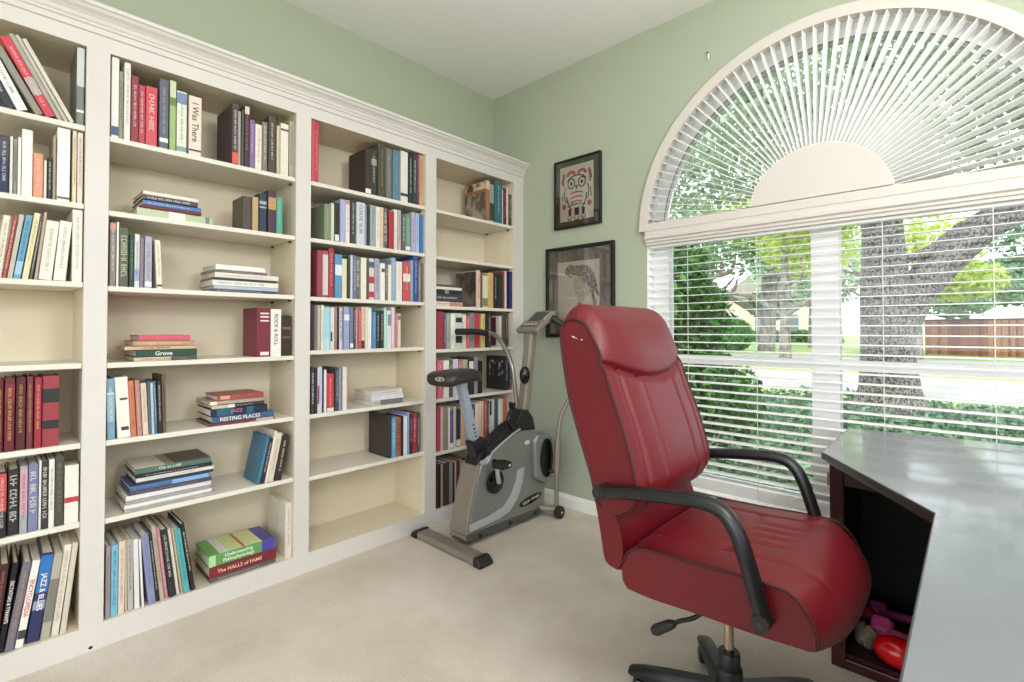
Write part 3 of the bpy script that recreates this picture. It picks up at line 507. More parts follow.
 ('S', 4, 4, 2.3396, 0.0299, 0.2168, 0.156, 0.0, '#57493c', 'brown book', {'m': ''}),
 ('S', 4, 4, 2.3742, 0.0246, 0.2203, 0.159, 0.0, '#4a3a34', 'dark brown speckled book at row end'),
 ('S', 4, 5, 1.8022, 0.0442, 0.2198, 0.158, 0.0, '#e0607c', 'pink book in left corner', {'t': '#f4d0d4'}),
 ('S', 4, 5, 1.8489, 0.0421, 0.2202, 0.159, 0.0, '#dedfd8', 'white book', {'m': ''}),
 ('S', 4, 5, 1.8948, 0.0254, 0.221, 0.159, 0.0, '#5a5a54', 'dark slim book with white edge'),
 ('S', 4, 5, 1.9241, 0.039, 0.2244, 0.162, 0.0, '#cbc9da', 'pale lavender book', {'t': '#8a88a4'}),
 ('S', 4, 5, 1.9684, 0.025, 0.2126, 0.153, 0.0, '#d06a70', 'rose red book', {'t': '#f0d8d4'}),
 ('S', 4, 5, 1.9973, 0.0343, 0.2187, 0.157, 0.0, '#b2a694', 'taupe book'),
 ('S', 4, 5, 2.035, 0.0554, 0.2295, 0.165, 0.0, '#2e2b2a', 'thick black book with white emblem', {'b': [(0.62, 0.9, '#d6d0c6')], 'bi': 0.25, 'm': ''}),
 ('S', 4, 5, 2.0946, 0.0316, 0.2328, 0.168, 0.0, '#8f8796', 'grey mauve book'),
 ('S', 4, 5, 2.134, 0.0286, 0.2048, 0.147, 0.0, '#1f1d1f', 'black book at end of left group', {'m': ''}),
 ('S', 4, 5, 2.3702, 0.0327, 0.2245, 0.18, 0.0, '#2a2c30', 'black book with group photograph on cover', {'pc': 3}),
 ('S', 4, 5, 2.4068, 0.0341, 0.2089, 0.15, 0.0, '#2b2f38', 'dark book with red foot', {'b': [(0.02, 0.12, '#c02f3a')]}),
 ('S', 4, 6, 1.8016, 0.0251, 0.2492, 0.179, 0.0, '#bf2f48', 'red book in left corner', {'m': ''}),
 ('S', 4, 6, 1.8288, 0.02, 0.2523, 0.182, 0.0, '#cfa5ae', 'pink and white book', {'m': ''}),
 ('S', 4, 6, 1.8518, 0.0273, 0.2463, 0.177, 0.0, '#8a8262', 'olive book', {'m': ''}),
 ('S', 4, 6, 1.8812, 0.0135, 0.2467, 0.178, 0.0, '#dcd9ce', 'slim white book', {'m': ''}),
 ('S', 4, 6, 1.8969, 0.0271, 0.2258, 0.163, 0.0, '#5f4596', 'violet book', {'b': [(0.02, 0.14, '#e0dcd6')], 't': '#a494c8'}),
 ('S', 4, 6, 1.9263, 0.0171, 0.2443, 0.176, 0.0, '#c9b48e', 'slim beige book', {'m': ''}),
 ('S', 4, 6, 1.9455, 0.0336, 0.2258, 0.163, 0.0, '#28304a', 'navy book with white foot', {'b': [(0.02, 0.2, '#d5cfc6')], 'm': ''}),
 ('S', 4, 6, 1.9813, 0.0317, 0.2341, 0.169, 0.0, '#cf9f6c', 'tan book', {'m': ''}),
 ('S', 4, 6, 2.0169, 0.0416, 0.242, 0.174, 0.0, '#a9a4b4', 'lilac grey book behind the seat post', {'m': ''}),
 ('S', 4, 6, 2.0625, 0.0356, 0.2404, 0.173, 0.0, '#5a4a88', 'dark violet book'),
 ('S', 4, 6, 2.1024, 0.0287, 0.2431, 0.175, 0.0, '#d9cdb2', 'cream book', {'m': ''}),
 ('S', 4, 6, 2.1341, 0.0374, 0.2529, 0.182, 0.0, '#d9b59a', 'peach book', {'t': '#9a6a54'}),
 ('S', 4, 6, 2.1747, 0.0238, 0.2566, 0.185, 0.0, '#b0453f', 'red book with pale lettering'),
 ('S', 4, 6, 2.2016, 0.0181, 0.251, 0.181, 0.0, '#4a4238', 'slim dark brown book'),
 ('S', 4, 6, 2.2228, 0.0417, 0.2537, 0.183, 0.0, '#c9c5be', 'white and black book', {'b': [(0.62, 0.98, '#2a2a2c')], 'bi': -0.4, 'm': ''}),
 ('S', 4, 6, 2.2677, 0.0381, 0.2523, 0.182, 0.0, '#34506a', 'blue teal book', {'m': ''}),
 ('S', 4, 6, 2.3081, 0.0352, 0.2514, 0.181, 0.0, '#d9d4bc', 'ivory book', {'m': ''}),
 ('S', 4, 6, 2.3457, 0.0404, 0.2535, 0.183, 0.0, '#d9682c', 'bright orange book', {'t': '#8a3a1a'}),
 ('S', 4, 6, 2.3904, 0.0235, 0.253, 0.182, 0.0, '#a9a7a6', 'slim grey book', {'m': ''}),
 ('S', 4, 6, 2.4183, 0.0389, 0.2463, 0.177, 0.0, '#cfa05a', 'golden tan book at row end', {'m': ''}),
 ('S', 4, 7, 1.795, 0.0148, 0.2497, 0.18, 0.0, '#3a2c2a', 'slim dark brown book in left corner', {'m': ''}),
 ('S', 4, 7, 1.8121, 0.0149, 0.2476, 0.178, 0.0, '#3a1f20', 'slim black red book', {'m': ''}),
 ('S', 4, 7, 1.8294, 0.0177, 0.2459, 0.177, 0.0, '#a3988c', 'slim grey beige book', {'m': ''}),
 ('S', 4, 7, 1.8494, 0.0401, 0.2487, 0.179, 0.0, '#4a3230', 'dark brown book', {'m': ''}),
 ('S', 4, 7, 1.8919, 0.0264, 0.25, 0.18, 0.0, '#8a888a', 'grey book', {'m': ''}),
 ('S', 4, 7, 1.9208, 0.014, 0.2386, 0.172, 0.0, '#2a2628', 'slim black book', {'m': ''}),
 ('S', 4, 7, 1.9372, 0.0123, 0.2425, 0.175, 0.0, '#cbbba2', 'slim cream book', {'m': ''}),
 ('S', 4, 7, 1.9519, 0.0216, 0.2458, 0.177, 0.0, '#6a2320', 'dark red book', {'m': ''}),
 ('S', 4, 7, 1.976, 0.0144, 0.2454, 0.177, 0.0, '#b89c84', 'slim beige book', {'m': ''}),
 ('S', 4, 7, 1.9938, 0.0231, 0.2518, 0.181, 0.0, '#5a3424', 'brown book beside the bike shell', {'m': ''}),
]
# ================================================================== ROOM SHELL
def carpet():
    m = bpy.data.materials.new('beige_carpet'); m.use_nodes = True; nt = m.node_tree; b = nt.nodes['Principled BSDF']
    b.inputs['Roughness'].default_value = .95; b.inputs['Specular IOR Level'].default_value = .1
    tc = nt.nodes.new('ShaderNodeTexCoord')
    n1 = nt.nodes.new('ShaderNodeTexNoise'); n1.inputs['Scale'].default_value = 2.6; n1.inputs['Detail'].default_value = 5; n1.inputs['Roughness'].default_value = .65
    n2 = nt.nodes.new('ShaderNodeTexNoise'); n2.inputs['Scale'].default_value = 260; n2.inputs['Detail'].default_value = 2
    nt.links.new(tc.outputs['Object'], n1.inputs['Vector']); nt.links.new(tc.outputs['Object'], n2.inputs['Vector'])
    r1 = nt.nodes.new('ShaderNodeValToRGB'); r1.color_ramp.elements[0].position = .35; r1.color_ramp.elements[1].position = .65
    r1.color_ramp.elements[0].color = lin('#d0c4b5'); r1.color_ramp.elements[1].color = lin('#e0d7cb')
    r2 = nt.nodes.new('ShaderNodeValToRGB'); r2.color_ramp.elements[0].position = .3; r2.color_ramp.elements[1].position = .7
    r2.color_ramp.elements[0].color = (.66, .66, .66, 1); r2.color_ramp.elements[1].color = (1, 1, 1, 1)
    mx = nt.nodes.new('ShaderNodeMixRGB'); mx.blend_type = 'MULTIPLY'; mx.inputs['Fac'].default_value = .8
    nt.links.new(n1.outputs['Fac'], r1.inputs['Fac']); nt.links.new(n2.outputs['Fac'], r2.inputs['Fac'])
    nt.links.new(r1.outputs['Color'], mx.inputs['Color1']); nt.links.new(r2.outputs['Color'], mx.inputs['Color2'])
    nt.links.new(mx.outputs['Color'], b.inputs['Base Color'])
    bp = nt.nodes.new('ShaderNodeBump'); bp.inputs['Strength'].default_value = .35; bp.inputs['Distance'].default_value = .005
    nt.links.new(n2.outputs['Fac'], bp.inputs['Height']); nt.links.new(bp.outputs['Normal'], b.inputs['Normal'])
    return m
X0, Y0 = -3.2, -3.0              # the room runs on behind the camera and opens there
struct(MB().box(X0, XW+.16, Y0, YW+.1, -.12, 0).make('floor', carpet()))
struct(MB().box(X0-.6, XW+.5, Y0-.6, YW+.1, ZC, ZC+.15).make('ceiling', CEILM))
struct(MB().box(X0, XW+.16, YW, YW+.12, 0, ZC).make('wall_back', GREEN))

# window wall with an arched opening
WC, WZ, WR, WB, TH = .502, 1.665, .827, .272, .15
def arch_z(y): return WZ+math.sqrt(max(0, WR*WR-(y-WC)**2))
N = 48
ys = [WC-WR*math.cos(math.pi*k/N) for k in range(N+1)]
mb = MB()
for xx in (XW, XW+TH):
    mb.add([(xx, Y0, 0), (xx, ys[0], 0), (xx, ys[0], ZC), (xx, Y0, ZC)], [(0, 1, 2, 3)])
    mb.add([(xx, ys[-1], 0), (xx, YW, 0), (xx, YW, ZC), (xx, ys[-1], ZC)], [(0, 1, 2, 3)])
    mb.add([(xx, ys[0], 0), (xx, ys[-1], 0), (xx, ys[-1], WB), (xx, ys[0], WB)], [(0, 1, 2, 3)])
    for a, b in zip(ys[:-1], ys[1:]):
        mb.add([(xx, a, arch_z(a)), (xx, b, arch_z(b)), (xx, b, ZC), (xx, a, ZC)], [(0, 1, 2, 3)])
struct(mb.make('wall_window', GREEN))
# white lining of the reveal
out = [(ys[0], WB)]+[(y, arch_z(y)) for y in ys]+[(ys[-1], WB)]
mb = MB()
for (a, b), (c, d) in zip(out, out[1:]+out[:1]):
    mb.add([(XW+.002, a, b), (XW+TH, a, b), (XW+TH, c, d), (XW+.002, c, d)], [(0, 1, 2, 3)])
struct(mb.make('trim_1', FRAMEW))
# sill ledge
struct(bevel(MB().box(XW-.012, XW+.1, ys[0]-.02, ys[-1]+.02, WB-.03, WB).make('trim_2', WHITE), .004))
# baseboard
bb = [(XW, 0), (XW-.016, 0), (XW-.016, .055), (XW-.012, .062), (XW-.012, .07), (XW-.006, .078), (XW, .078)]
mb = MB(); n = len(bb)
v = [(x, YF-.002, z) for x, z in bb]+[(x, .42, z) for x, z in bb]
mb.add(v, [tuple(range(n)), tuple(range(2*n-1, n-1, -1))]+[(i, (i+1) % n, n+(i+1) % n, n+i) for i in range(n)])
struct(mb.make('baseboard_window', WHITE))

# ---- window frames and panes (outer face of the wall)
XG = 2.65
wf = MB()
wf.box(XG-.03, XG+.03, 1.24, ys[-1], .342, 1.598).box(XG-.03, XG+.03, ys[0], -.236, .342, 1.598)
wf.box(XG-.03, XG+.03, .435, .545, .342, 1.598)
wf.box(XG-.03, XG+.03, ys[0], ys[-1], WB, .342)
wf.box(XG-.03, XG+.03, ys[0], ys[-1], 1.598, 1.735)
for a, b in ((.545, 1.24), (-.236, .435)): wf.box(XG-.025, XG+.01, a, b, .936, .982)
win = struct(wf.make('window_1', FRAMEW))
ring = MB(); NN = 48
A0 = math.asin(.07/.77)
for k in range(NN):
    a0, a1 = A0+(math.pi-2*A0)*k/NN, A0+(math.pi-2*A0)*(k+1)/NN
    P = lambda r, a, x: (x, WC+r*math.cos(a), WZ+r*math.sin(a))
    ring.add([P(.768, a0, XG-.03), P(WR, a0, XG-.03), P(WR, a1, XG-.03), P(.768, a1, XG-.03),
              P(.768, a0, XG+.03), P(WR, a0, XG+.03), P(WR, a1, XG+.03), P(.768, a1, XG+.03)],
             [(0, 1, 2, 3), (4, 7, 6, 5), (0, 3, 7, 4), (1, 5, 6, 2)])
ring.make('arch_frame', FRAMEW, win)
gk = MB()
for k in range(NN):
    a0, a1 = math.pi*k/NN, math.pi*(k+1)/NN
    gk.add([P(.7645, a0, XG-.031), P(.769, a0, XG-.031), P(.769, a1, XG-.031), P(.7645, a1, XG-.031),
            P(.7645, a0, XG-.029), P(.769, a0, XG-.029), P(.769, a1, XG-.029), P(.7645, a1, XG-.029)], [(0, 1, 2, 3), (4, 7, 6, 5), (0, 3, 7, 4), (1, 5, 6, 2)])
gk.make('gasket', mat('dark_gasket', '#777977', .6), win)
GL = glass('window_glass')
for a, b, c, d in ((.545, 1.24, .342, .936), (.545, 1.24, .982, 1.598), (-.236, .435, .342, .936), (-.236, .435, .982, 1.598)):
    MB().box(XG+.008, XG+.011, a, b, c, d).make('pane', GL, win)
pg = [(WC+.765*math.cos(math.pi*k/40), WZ+.765*math.sin(math.pi*k/40)) for k in range(41)]
MB().prism(pg, 'x', XG+.008, XG+.011).make('pane', GL, win)

# ================================================================== BLINDS
bl = thing('venetian_blind', 'wide white horizontal-slat blind with stepped valance over the lower window', 'blind', (XW+.03, WC, WB))
B0, B1 = ys[0]+.004, ys[-1]-.004
vp = [(2.545, 1.664), (2.512, 1.664), (2.512, 1.640), (2.506, 1.636), (2.506, 1.622), (2.516, 1.615), (2.516, 1.604), (2.524, 1.600), (2.524, 1.588), (2.545, 1.588)]
mb = MB(); n = len(vp)
mb.add([(x, B0-.004, z) for x, z in vp]+[(x, B1+.004, z) for x, z in vp], [tuple(range(n)), tuple(range(2*n-1, n-1, -1))]+[(i, (i+1) % n, n+(i+1) % n, n+i) for i in range(n)])
mb.make('valance', VALM, bl)
MB().box(2.548, 2.60, B0, B1, 1.575, 1.63).make('headrail', BLINDM, bl)
def slat_mesh(z, tilt, y0=B0, y1=B1, w=.05, xc=2.574):
    prof = []
    for k in range(5):
        t = -1+2*k/4; prof.append((t*w/2, .0016*(1-t*t)))
    ct, st = math.cos(tilt), math.sin(tilt)
    up = [(xc+a*ct-b*st, z+a*st+b*ct) for a, b in prof]; dn = [(xc+a*ct-(b-.0021)*st, z+a*st+(b-.0021)*ct) for a, b in prof]
    lp = up+dn[::-1]; n = len(lp)
    return [(x, y0, zz) for x, zz in lp]+[(x, y1, zz) for x, zz in lp], [tuple(range(n)), tuple(range(2*n-1, n-1, -1))]+[(i, (i+1) % n, n+(i+1) % n, n+i) for i in range(n)]
zs = 1.552; k = 0
proto = None
while zs > .365:
    if proto is None:
        v, f = slat_mesh(zs, R(3.5)); proto = new_obj('slat', v, f, BLINDM, bl, smooth=True); z0s = zs
    else:
        c = proto.copy(); COL.objects.link(c); c.parent = bl; c.location.z = zs-z0s
    zs -= .0415; k += 1
for i in range(9):
    c = proto.copy(); COL.objects.link(c); c.parent = bl; c.location.z = .3+i*.0066-z0s; c.rotation_euler = (0, 0, 0)
bevel(MB().box(2.549, 2.599, B0, B1, .274, .296).make('bottom_rail', BLINDM, bl), .003)
for yy in (1.10, .76, .27, -.06, -.26):
    MB().box(2.5475, 2.5485, yy-.0015, yy+.0015, .29, 1.58).make('ladder_cord', mat('cord_white', '#d8d8d4', .8), bl)

sh = thing('sunburst_shade', 'white half-round sunburst blind with radiating slats in the arched window top', 'blind', (XW, WC, WZ))
ri, ro = .81, .865
mb = MB(); NN = 64
P = lambda r, a, x: (x, WC+r*math.cos(a), WZ+r*math.sin(a))
XF0, XF1 = 2.508, 2.537
for k in range(NN):
    a0, a1 = math.pi*k/NN, math.pi*(k+1)/NN
    mb.add([P(ri, a0, XF0), P(ro-.006, a0, XF0), P(ro-.006, a1, XF0), P(ri, a1, XF0), P(ri, a0, XF1+.02), P(ro, a0, XF1), P(ro, a1, XF1), P(ri, a1, XF1+.02),
            P(ro, a0, XF0+.006), P(ro, a1, XF0+.006)],
           [(0, 1, 2, 3), (0, 3, 7, 4), (1, 8, 9, 2), (8, 5, 6, 9)])
mb.box(XF0+.001, XF1+.018, WC-ri-.02, WC+ri+.02, WZ-.001, WZ+.04)
mb.make('shade_frame', VALM, sh)
hp = [(WC+.2825*math.cos(math.pi*k/40), WZ+.04+.2425*math.sin(math.pi*k/40) if False else WZ+.2825*math.sin(math.pi*k/40)) for k in range(41)]
hp = [p for p in hp if p[1] >= WZ+.03]
bevel(MB().prism(hp, 'x', XF0+.004, XF1+.02).make('hub', VALM, sh), .003)
NS = 57
for k in range(NS):
    a = math.pi*(k+.5)/NS
    r0, r1 = .275, .815
    if math.sin(a)*r1 < .03: continue
    tw = R(8); w = .048; xc = 2.535
    rad = Vector((0, math.cos(a), math.sin(a))); tan = Vector((0, -math.sin(a), math.cos(a))); nx = Vector((1, 0, 0))
    d = (nx*math.cos(tw)+tan*math.sin(tw)).normalized(); e = d.cross(rad)
    c0 = Vector((xc, WC, WZ))
    vv = []
    for r in (r0, r1):
        for s1, s2 in ((-1, -1), (1, -1), (1, 1), (-1, 1)): vv.append(c0+rad*r+d*(w/2*s1)+e*(.0011*s2))
    new_obj('slat', vv, [(0, 1, 2, 3), (4, 7, 6, 5), (0, 4, 5, 1), (1, 5, 6, 2), (2, 6, 7, 3), (3, 7, 4, 0)], BLINDM, sh)

# small hook on the wall above the arch
hk = thing('wall_hook', 'tiny dark hook with a white tip on the green wall above the arch', 'hook', (XW-.004, .979, 2.54))
MB().tube(smooth_path([(XW, .984, 2.552), (XW-.012, .98, 2.546), (XW-.014, .975, 2.535)]), .0035, 8).make('hook_wire', mat('hook_dark', '#5b5b52', .5), hk, True)
MB().lathe([(0, 0), (.0045, .002), (.005, .02), (.004, .03), (0, .032)], (XW-.014, .974, 2.504), 10).make('hook_tip', mat('hook_white', '#e6e6dc', .5), hk, True)

# ================================================================== BOOKCASE
bc = thing('built_in_bookcase', 'white built-in four-bay bookcase with crown molding along the whole wall', 'bookcase', (1.0, YF+.15, 0))
STILES = [(-.504, -.434), (.2345, .2995), (.9685, 1.0385), (1.7015, 1.778), (2.4353, 2.537)]
BAYS = {b+1: (STILES[b][1], STILES[b+1][0]) for b in range(4)}
SB = {1: [1.8144, 1.5404, 1.2664, 0.9845, 0.7076, 0.4356], 2: [1.7974, 1.5294, 1.2575, 0.9815, 0.7046, 0.4276], 3: [1.7994, 1.5314, 1.255, 1.002, 0.7031, 0.4147], 4: [1.7989, 1.5274, 1.2395, 0.9855, 0.6976, 0.3928]}
OT, OB = 2.113, .087
SHELFM = mat('shelf_cream_white', '#dcd6ca', .45, spec=.4, var=.02, vscale=3)
mb = MB()
for a, b in STILES[:-1]: mb.box(a, b, YF, YF+.005, OB, OT)
mb.box(STILES[-1][0], 2.505, YF, YF+.005, OB, OT); mb.box(2.505, XW, YF+.003, YF+.006, OB, OT)
mb.box(STILES[0][0], XW, YF, YF+.005, OT, 2.2); mb.box(STILES[0][0], XW, YF, YF+.005, 0, OB)
mb.make('face_frame', CASE, bc)
cp = [(2.2541, 2.165), (2.247, 2.168), (2.247, 2.186), (2.241, 2.19), (2.241, 2.197), (2.236, 2.202), (2.232, 2.212), (2.222, 2.222), (2.211, 2.229), (2.205, 2.238), (2.198, 2.241), (2.198, 2.2536), (2.2541, 2.2536)]
mb = MB().prism(cp, 'x', STILES[0][0]-.02, XW)
mb.make('crown_molding', CASE, bc)
MB().box(STILES[0][0], XW, YF, YW-.004, 2.195, 2.235).make('top_panel', CASE, bc)
MB().box(STILES[0][0], XW, YW-.012, YW-.003, .02, 2.2).make('back_panel', CREAM, bc)
for a, b in STILES: MB().box(a, b, YF+.0052, YW-.012, 0, 2.2).make('side_panel', CREAM, bc)
for b, (a, c) in BAYS.items():
    MB().box(a, c, YF+.0052, YW-.012, OB-.02, OB).make('bottom_deck', CREAM, bc)
    MB().box(a, c, YF+.0052, YW-.012, OT+.001, OT+.02).make('bay_ceiling', CREAM, bc)
    for z in SB[b]:
        bevel(MB().box(a+.001, c-.001, YF+.0055, YW-.013, z, z+.019).make('shelf', SHELFM, bc), .0015, 1)
    if b > 1:
        for yy in (YF+.05, YW-.05):
            h = MB(); z = .14
            while z < 2.08:
                h.cyl((c-.0006, yy, z), (c+.001, yy, z), .0022, 6); z += .032
            h.make('pin_holes', mat('hole_dark', '#6b5a40', .8), bc)
            for z in SB[b]:
                MB().box(c-.011, c, yy-.006, yy+.006, z-.009, z-.0003).make('shelf_clip', mat('clip_bronze', '#6a5638', .4, metal=.4), bc)
MB().prism([(.266+.006*math.cos(k*.6283), .012+.005*math.sin(k*.6283)) for k in range(10)], 'y', YF-.001, YF+.002).make('base_hole', mat('hole_black', '#1c1713', .9), bc)
# ================================================================== BOOKS
ORD = ['first', 'second', 'third', 'fourth', 'fifth', 'sixth', 'seventh', 'eighth', 'ninth', 'tenth', 'eleventh', 'twelfth', 'thirteenth', 'fourteenth', 'fifteenth', 'sixteenth', 'seventeenth', 'eighteenth', 'nineteenth', 'twentieth', 'twenty-first', 'twenty-second', 'twenty-third', 'twenty-fourth', 'twenty-fifth', 'twenty-sixth']
ROWN = {1: 'top', 2: 'second', 3: 'third', 4: 'fourth', 5: 'fifth', 6: 'sixth', 7: 'bottom'}
BAYN = {1: 'leftmost', 2: 'second', 3: 'third', 4: 'rightmost'}
def lum(h): c = lin(h); return .2126*c[0]+.7152*c[1]+.0722*c[2]
_mc = {}
def cmat(h, gloss=False):
    if h not in _mc:
        c = lin(h); g = lum(h); _mc[h] = mat('book_'+h[1:], tuple(q*.76+g*.24 for q in c[:3]), random.choice((.38, .5, .6)), spec=.4, var=.06, vscale=25)
    return _mc[h]
def u_cover(t, d, h, b=.0028):
    r = min(.0022, t*.18)
    p = [(0, d), (0, r), (r*.4, r*.25), (r, 0), (t-r, 0), (t-r*.4, r*.25), (t, r), (t, d), (t-b, d), (t-b, b+.001), (b, b+.001), (b, d)]
    n = len(p); v = [(x, y, 0) for x, y in p]+[(x, y, h) for x, y in p]
    f = [(i, (i+1) % n, n+(i+1) % n, n+i) for i in range(n)]
    # caps of the U as quads
    for o in (0, n):
        f += [(o+0, o+1, o+10, o+11), (o+1, o+2, o+3, o+10), (o+3, o+4, o+9, o+10), (o+4, o+5, o+6, o+9), (o+6, o+7, o+8, o+9)]
    return v, f
def marks(t, h, big, rng, flat=False):
    """illegible print down the spine: small strokes grouped like words"""
    mb = MB(); ls = min((.6 if big else .34)*t, .016 if big else .0075); ls = max(ls*(.62 if flat else 1), .0026)
    z = h*rng.uniform(.86, .93); end = h*rng.uniform(.14, .3); x = t/2; y = -.0005
    def stroke(a0, a1, b0, b1):   # a: across the spine, b: down the spine
        mb.add([(x+a0, y, z-b0), (x+a1, y, z-b0), (x+a1, y, z-b1), (x+a0, y, z-b1), (x+a0, .0004, z-b0), (x+a1, .0004, z-b0), (x+a1, .0004, z-b1), (x+a0, .0004, z-b1)],
               [(0, 1, 2, 3), (0, 4, 5, 1), (1, 5, 6, 2), (2, 6, 7, 3), (3, 7, 4, 0)])
    while z > end:
        for _ in range(rng.randint(3, 7)):
            w = ls*rng.uniform(.5, .72); s = ls*.19; c = rng.randint(0, 4)
            H = ls/2
            stroke(-H, H, 0, s)
            if c in (0, 1): stroke(-H, H, w-s, w)
            if c in (1, 2): stroke(H-s, H, 0, w)
            if c in (2, 3): stroke(-H, -H+s, 0, w)
            if c in (0, 4): stroke(-s/2, s/2, 0, w)
            z -= w+ls*.22
            if z < end: break
        z -= ls*.55
    return mb
dg = None
def text_mesh(txt):
    cu = bpy.data.curves.new('spine_text', 'FONT'); cu.body = txt; cu.align_x = 'CENTER'; cu.align_y = 'CENTER'; cu.size = 1; cu.resolution_u = 3; cu.offset = .012
    o = bpy.data.objects.new('tmp', cu); COL.objects.link(o); bpy.context.view_layer.update()
    me = bpy.data.meshes.new_from_object(o.evaluated_get(bpy.context.evaluated_depsgraph_get()))
    bpy.data.objects.remove(o); bpy.data.curves.remove(cu)
    xs = [v.co.x for v in me.vertices]; yy = [v.co.y for v in me.vertices]
    cx, cy = (max(xs)+min(xs))/2, (max(yy)+min(yy))/2
    V = [(v.co.x-cx, v.co.y-cy) for v in me.vertices]; F = [tuple(p.vertices) for p in me.polygons]
    return V, F, max(xs)-min(xs), max(yy)-min(yy)
def box_local(x0, x1, y0, y1, z0, z1): return MB().box(x0, x1, y0, y1, z0, z1)
def make_book(t, d, h, col, o, root, seed):
    rng = random.Random(seed)
    v, f = u_cover(t, d, h); new_obj('cover', v, f, cmat(col), root, world=False)
    box_local(.0026, t-.0026, .0036, d-.004, .003, h-.004).make('page_block', PAPER, root, world=False)
    for b in o.get('b', []):
        bi = o.get('bi', .0); xa, xb = 0.0006, t-.0006
        if bi > 0: xa, xb = t*bi, t*(1-bi*.4)
        if bi < 0: xa, xb = .0006, t*(-bi)
        box_local(xa, xb, -.0003, .001, max(h*b[0], .001), min(h*b[1], h-.001)).make('spine_band', mat('band_'+b[2][1:], b[2], .5), root, world=False)
    tc = o.get('t') or ('#e9e4d8' if lum(col) < .25 else '#4a443c')
    if 'T' in o:
        V, F, w, hh = text_mesh(o['T'])
        sc = min(h*.66/w, t*(.78 if '\n' in o['T'] else .6)/hh)
        me = new_obj('spine_lettering', [(t/2+y*sc, -.0007, h*.56-x*sc) for x, y in V], F, mat('ink_'+tc[1:], tc, .5), root, world=False)
    elif o.get('m', 1) != '':
        marks(t, h, o.get('big'), rng, o.get('flat')).make('spine_lettering', mat('ink_'+tc[1:]+col[1:], tuple(q*.72+p*.28 for q, p in zip(lin(tc)[:3], lin(col)[:3])), .5), root, world=False)
    pc = o.get('pc')
    if o.get('fcol'):
        box_local(-.0012, .0003, .03, d-.004, .01, h-.01).make('cover_panel', mat('band_'+o['fcol'][1:], o['fcol'], .5), root, world=False)
    if pc:
        m = {1: two_tone('photo_cover_brown', '#5a4a44', '#a8988a', 14, .5, .42, .6), 2: two_tone('photo_cover_sepia', '#3c332c', '#7d7064', 12, .5, .4, .62), 3: two_tone('photo_cover_group', '#141416', '#b9b0a2', 30, .45, .5, .68)}[pc]
        if pc == 1: box_local(-.0012, .0003, .004, d-.006, .006, h*.72).make('cover_picture', m, root, world=False); box_local(-.0012, .0003, .004, d-.006, h*.8, h-.006).make('cover_picture', two_tone('photo_cover_top', '#55483e', '#d8c6a4', 16, .5, .42, .56), root, world=False)
        if pc == 2: box_local(-.0012, .0003, .01, d-.006, .006, h-.006).make('cover_picture', m, root, world=False)
        if pc == 3: box_local(-.0012, .0003, .02, d-.03, h*.42, h*.88).make('cover_picture', m, root, world=False)
    if o.get('fc'):   # illustrated top cover (book lying down: its cover is the x = t side)
        for a, b, cc in o['fc']:
            box_local(t-.0003, t+.0012, .004, d-.004, h*(1-b)+.0005, h*(1-a)-.0005).make('cover_panel', mat('band_'+cc[1:], cc, .35), root, world=False)
YS = YF+.014
TOPZ = {b: [z+.019 for z in SB[b]]+[OB] for b in SB}
rows = {}
for r in BOOKS: rows.setdefault((r[0], r[1], r[2]), []).append(r)
# keep every standing book inside its bay and clear of its neighbours
FIT = {}; FITL = {}
for (kind, bay, row), lst in rows.items():
    if kind != 'S': continue
    a_, c_ = BAYS[bay]; L = sorted(lst, key=lambda r: r[3]); X = [r[3] for r in L]; T = [r[4] for r in L]; A = [r[7] for r in L]; H = [r[5] for r in L]
    for i in range(len(L)):
        if abs(A[i]) < .6: A[i] = 0.
    for i in range(len(L)):
        X[i] = max(X[i], a_+.0008); w = T[i]/math.cos(R(A[i]))
        nxt = X[i+1] if i+1 < len(L) else c_-.0012
        if X[i]+w > nxt-.0004: T[i] = max(.005, (nxt-.0004-X[i])*math.cos(R(A[i])))
    for i in reversed(range(len(L))):
        if A[i] <= 0: continue
        px = X[i]+T[i]/math.cos(R(A[i]))
        if i+1 < len(L) and A[i+1] >= 0:
            z = min(H[i], H[i+1]); lim = math.degrees(math.atan((X[i+1]-px)/z+math.tan(R(A[i+1]))))
        elif i+1 < len(L): lim = 0
        else: lim = math.degrees(math.asin(min(1, max(0, (c_-.0015-px)/H[i]))))
        A[i] = max(0., min(A[i], lim-.15))
    for i in range(len(L)):
        if A[i] >= 0: continue
        if i > 0:
            z = min(H[i], H[i-1]); pr = X[i-1]+T[i-1]/math.cos(R(A[i-1])); lim = math.degrees(math.atan((X[i]-pr)/z+math.tan(R(max(0, -A[i-1])))))
        elif bay == 1: lim = 80
        else: lim = math.degrees(math.asin(min(1, max(0, (X[i]-a_-.0015)/H[i]))))
        A[i] = -max(0., min(-A[i], lim-.15))
    for r, x, t, l in zip(L, X, T, A): FIT[id(r)] = (x, t); FITL[id(r)] = l
seed = 0
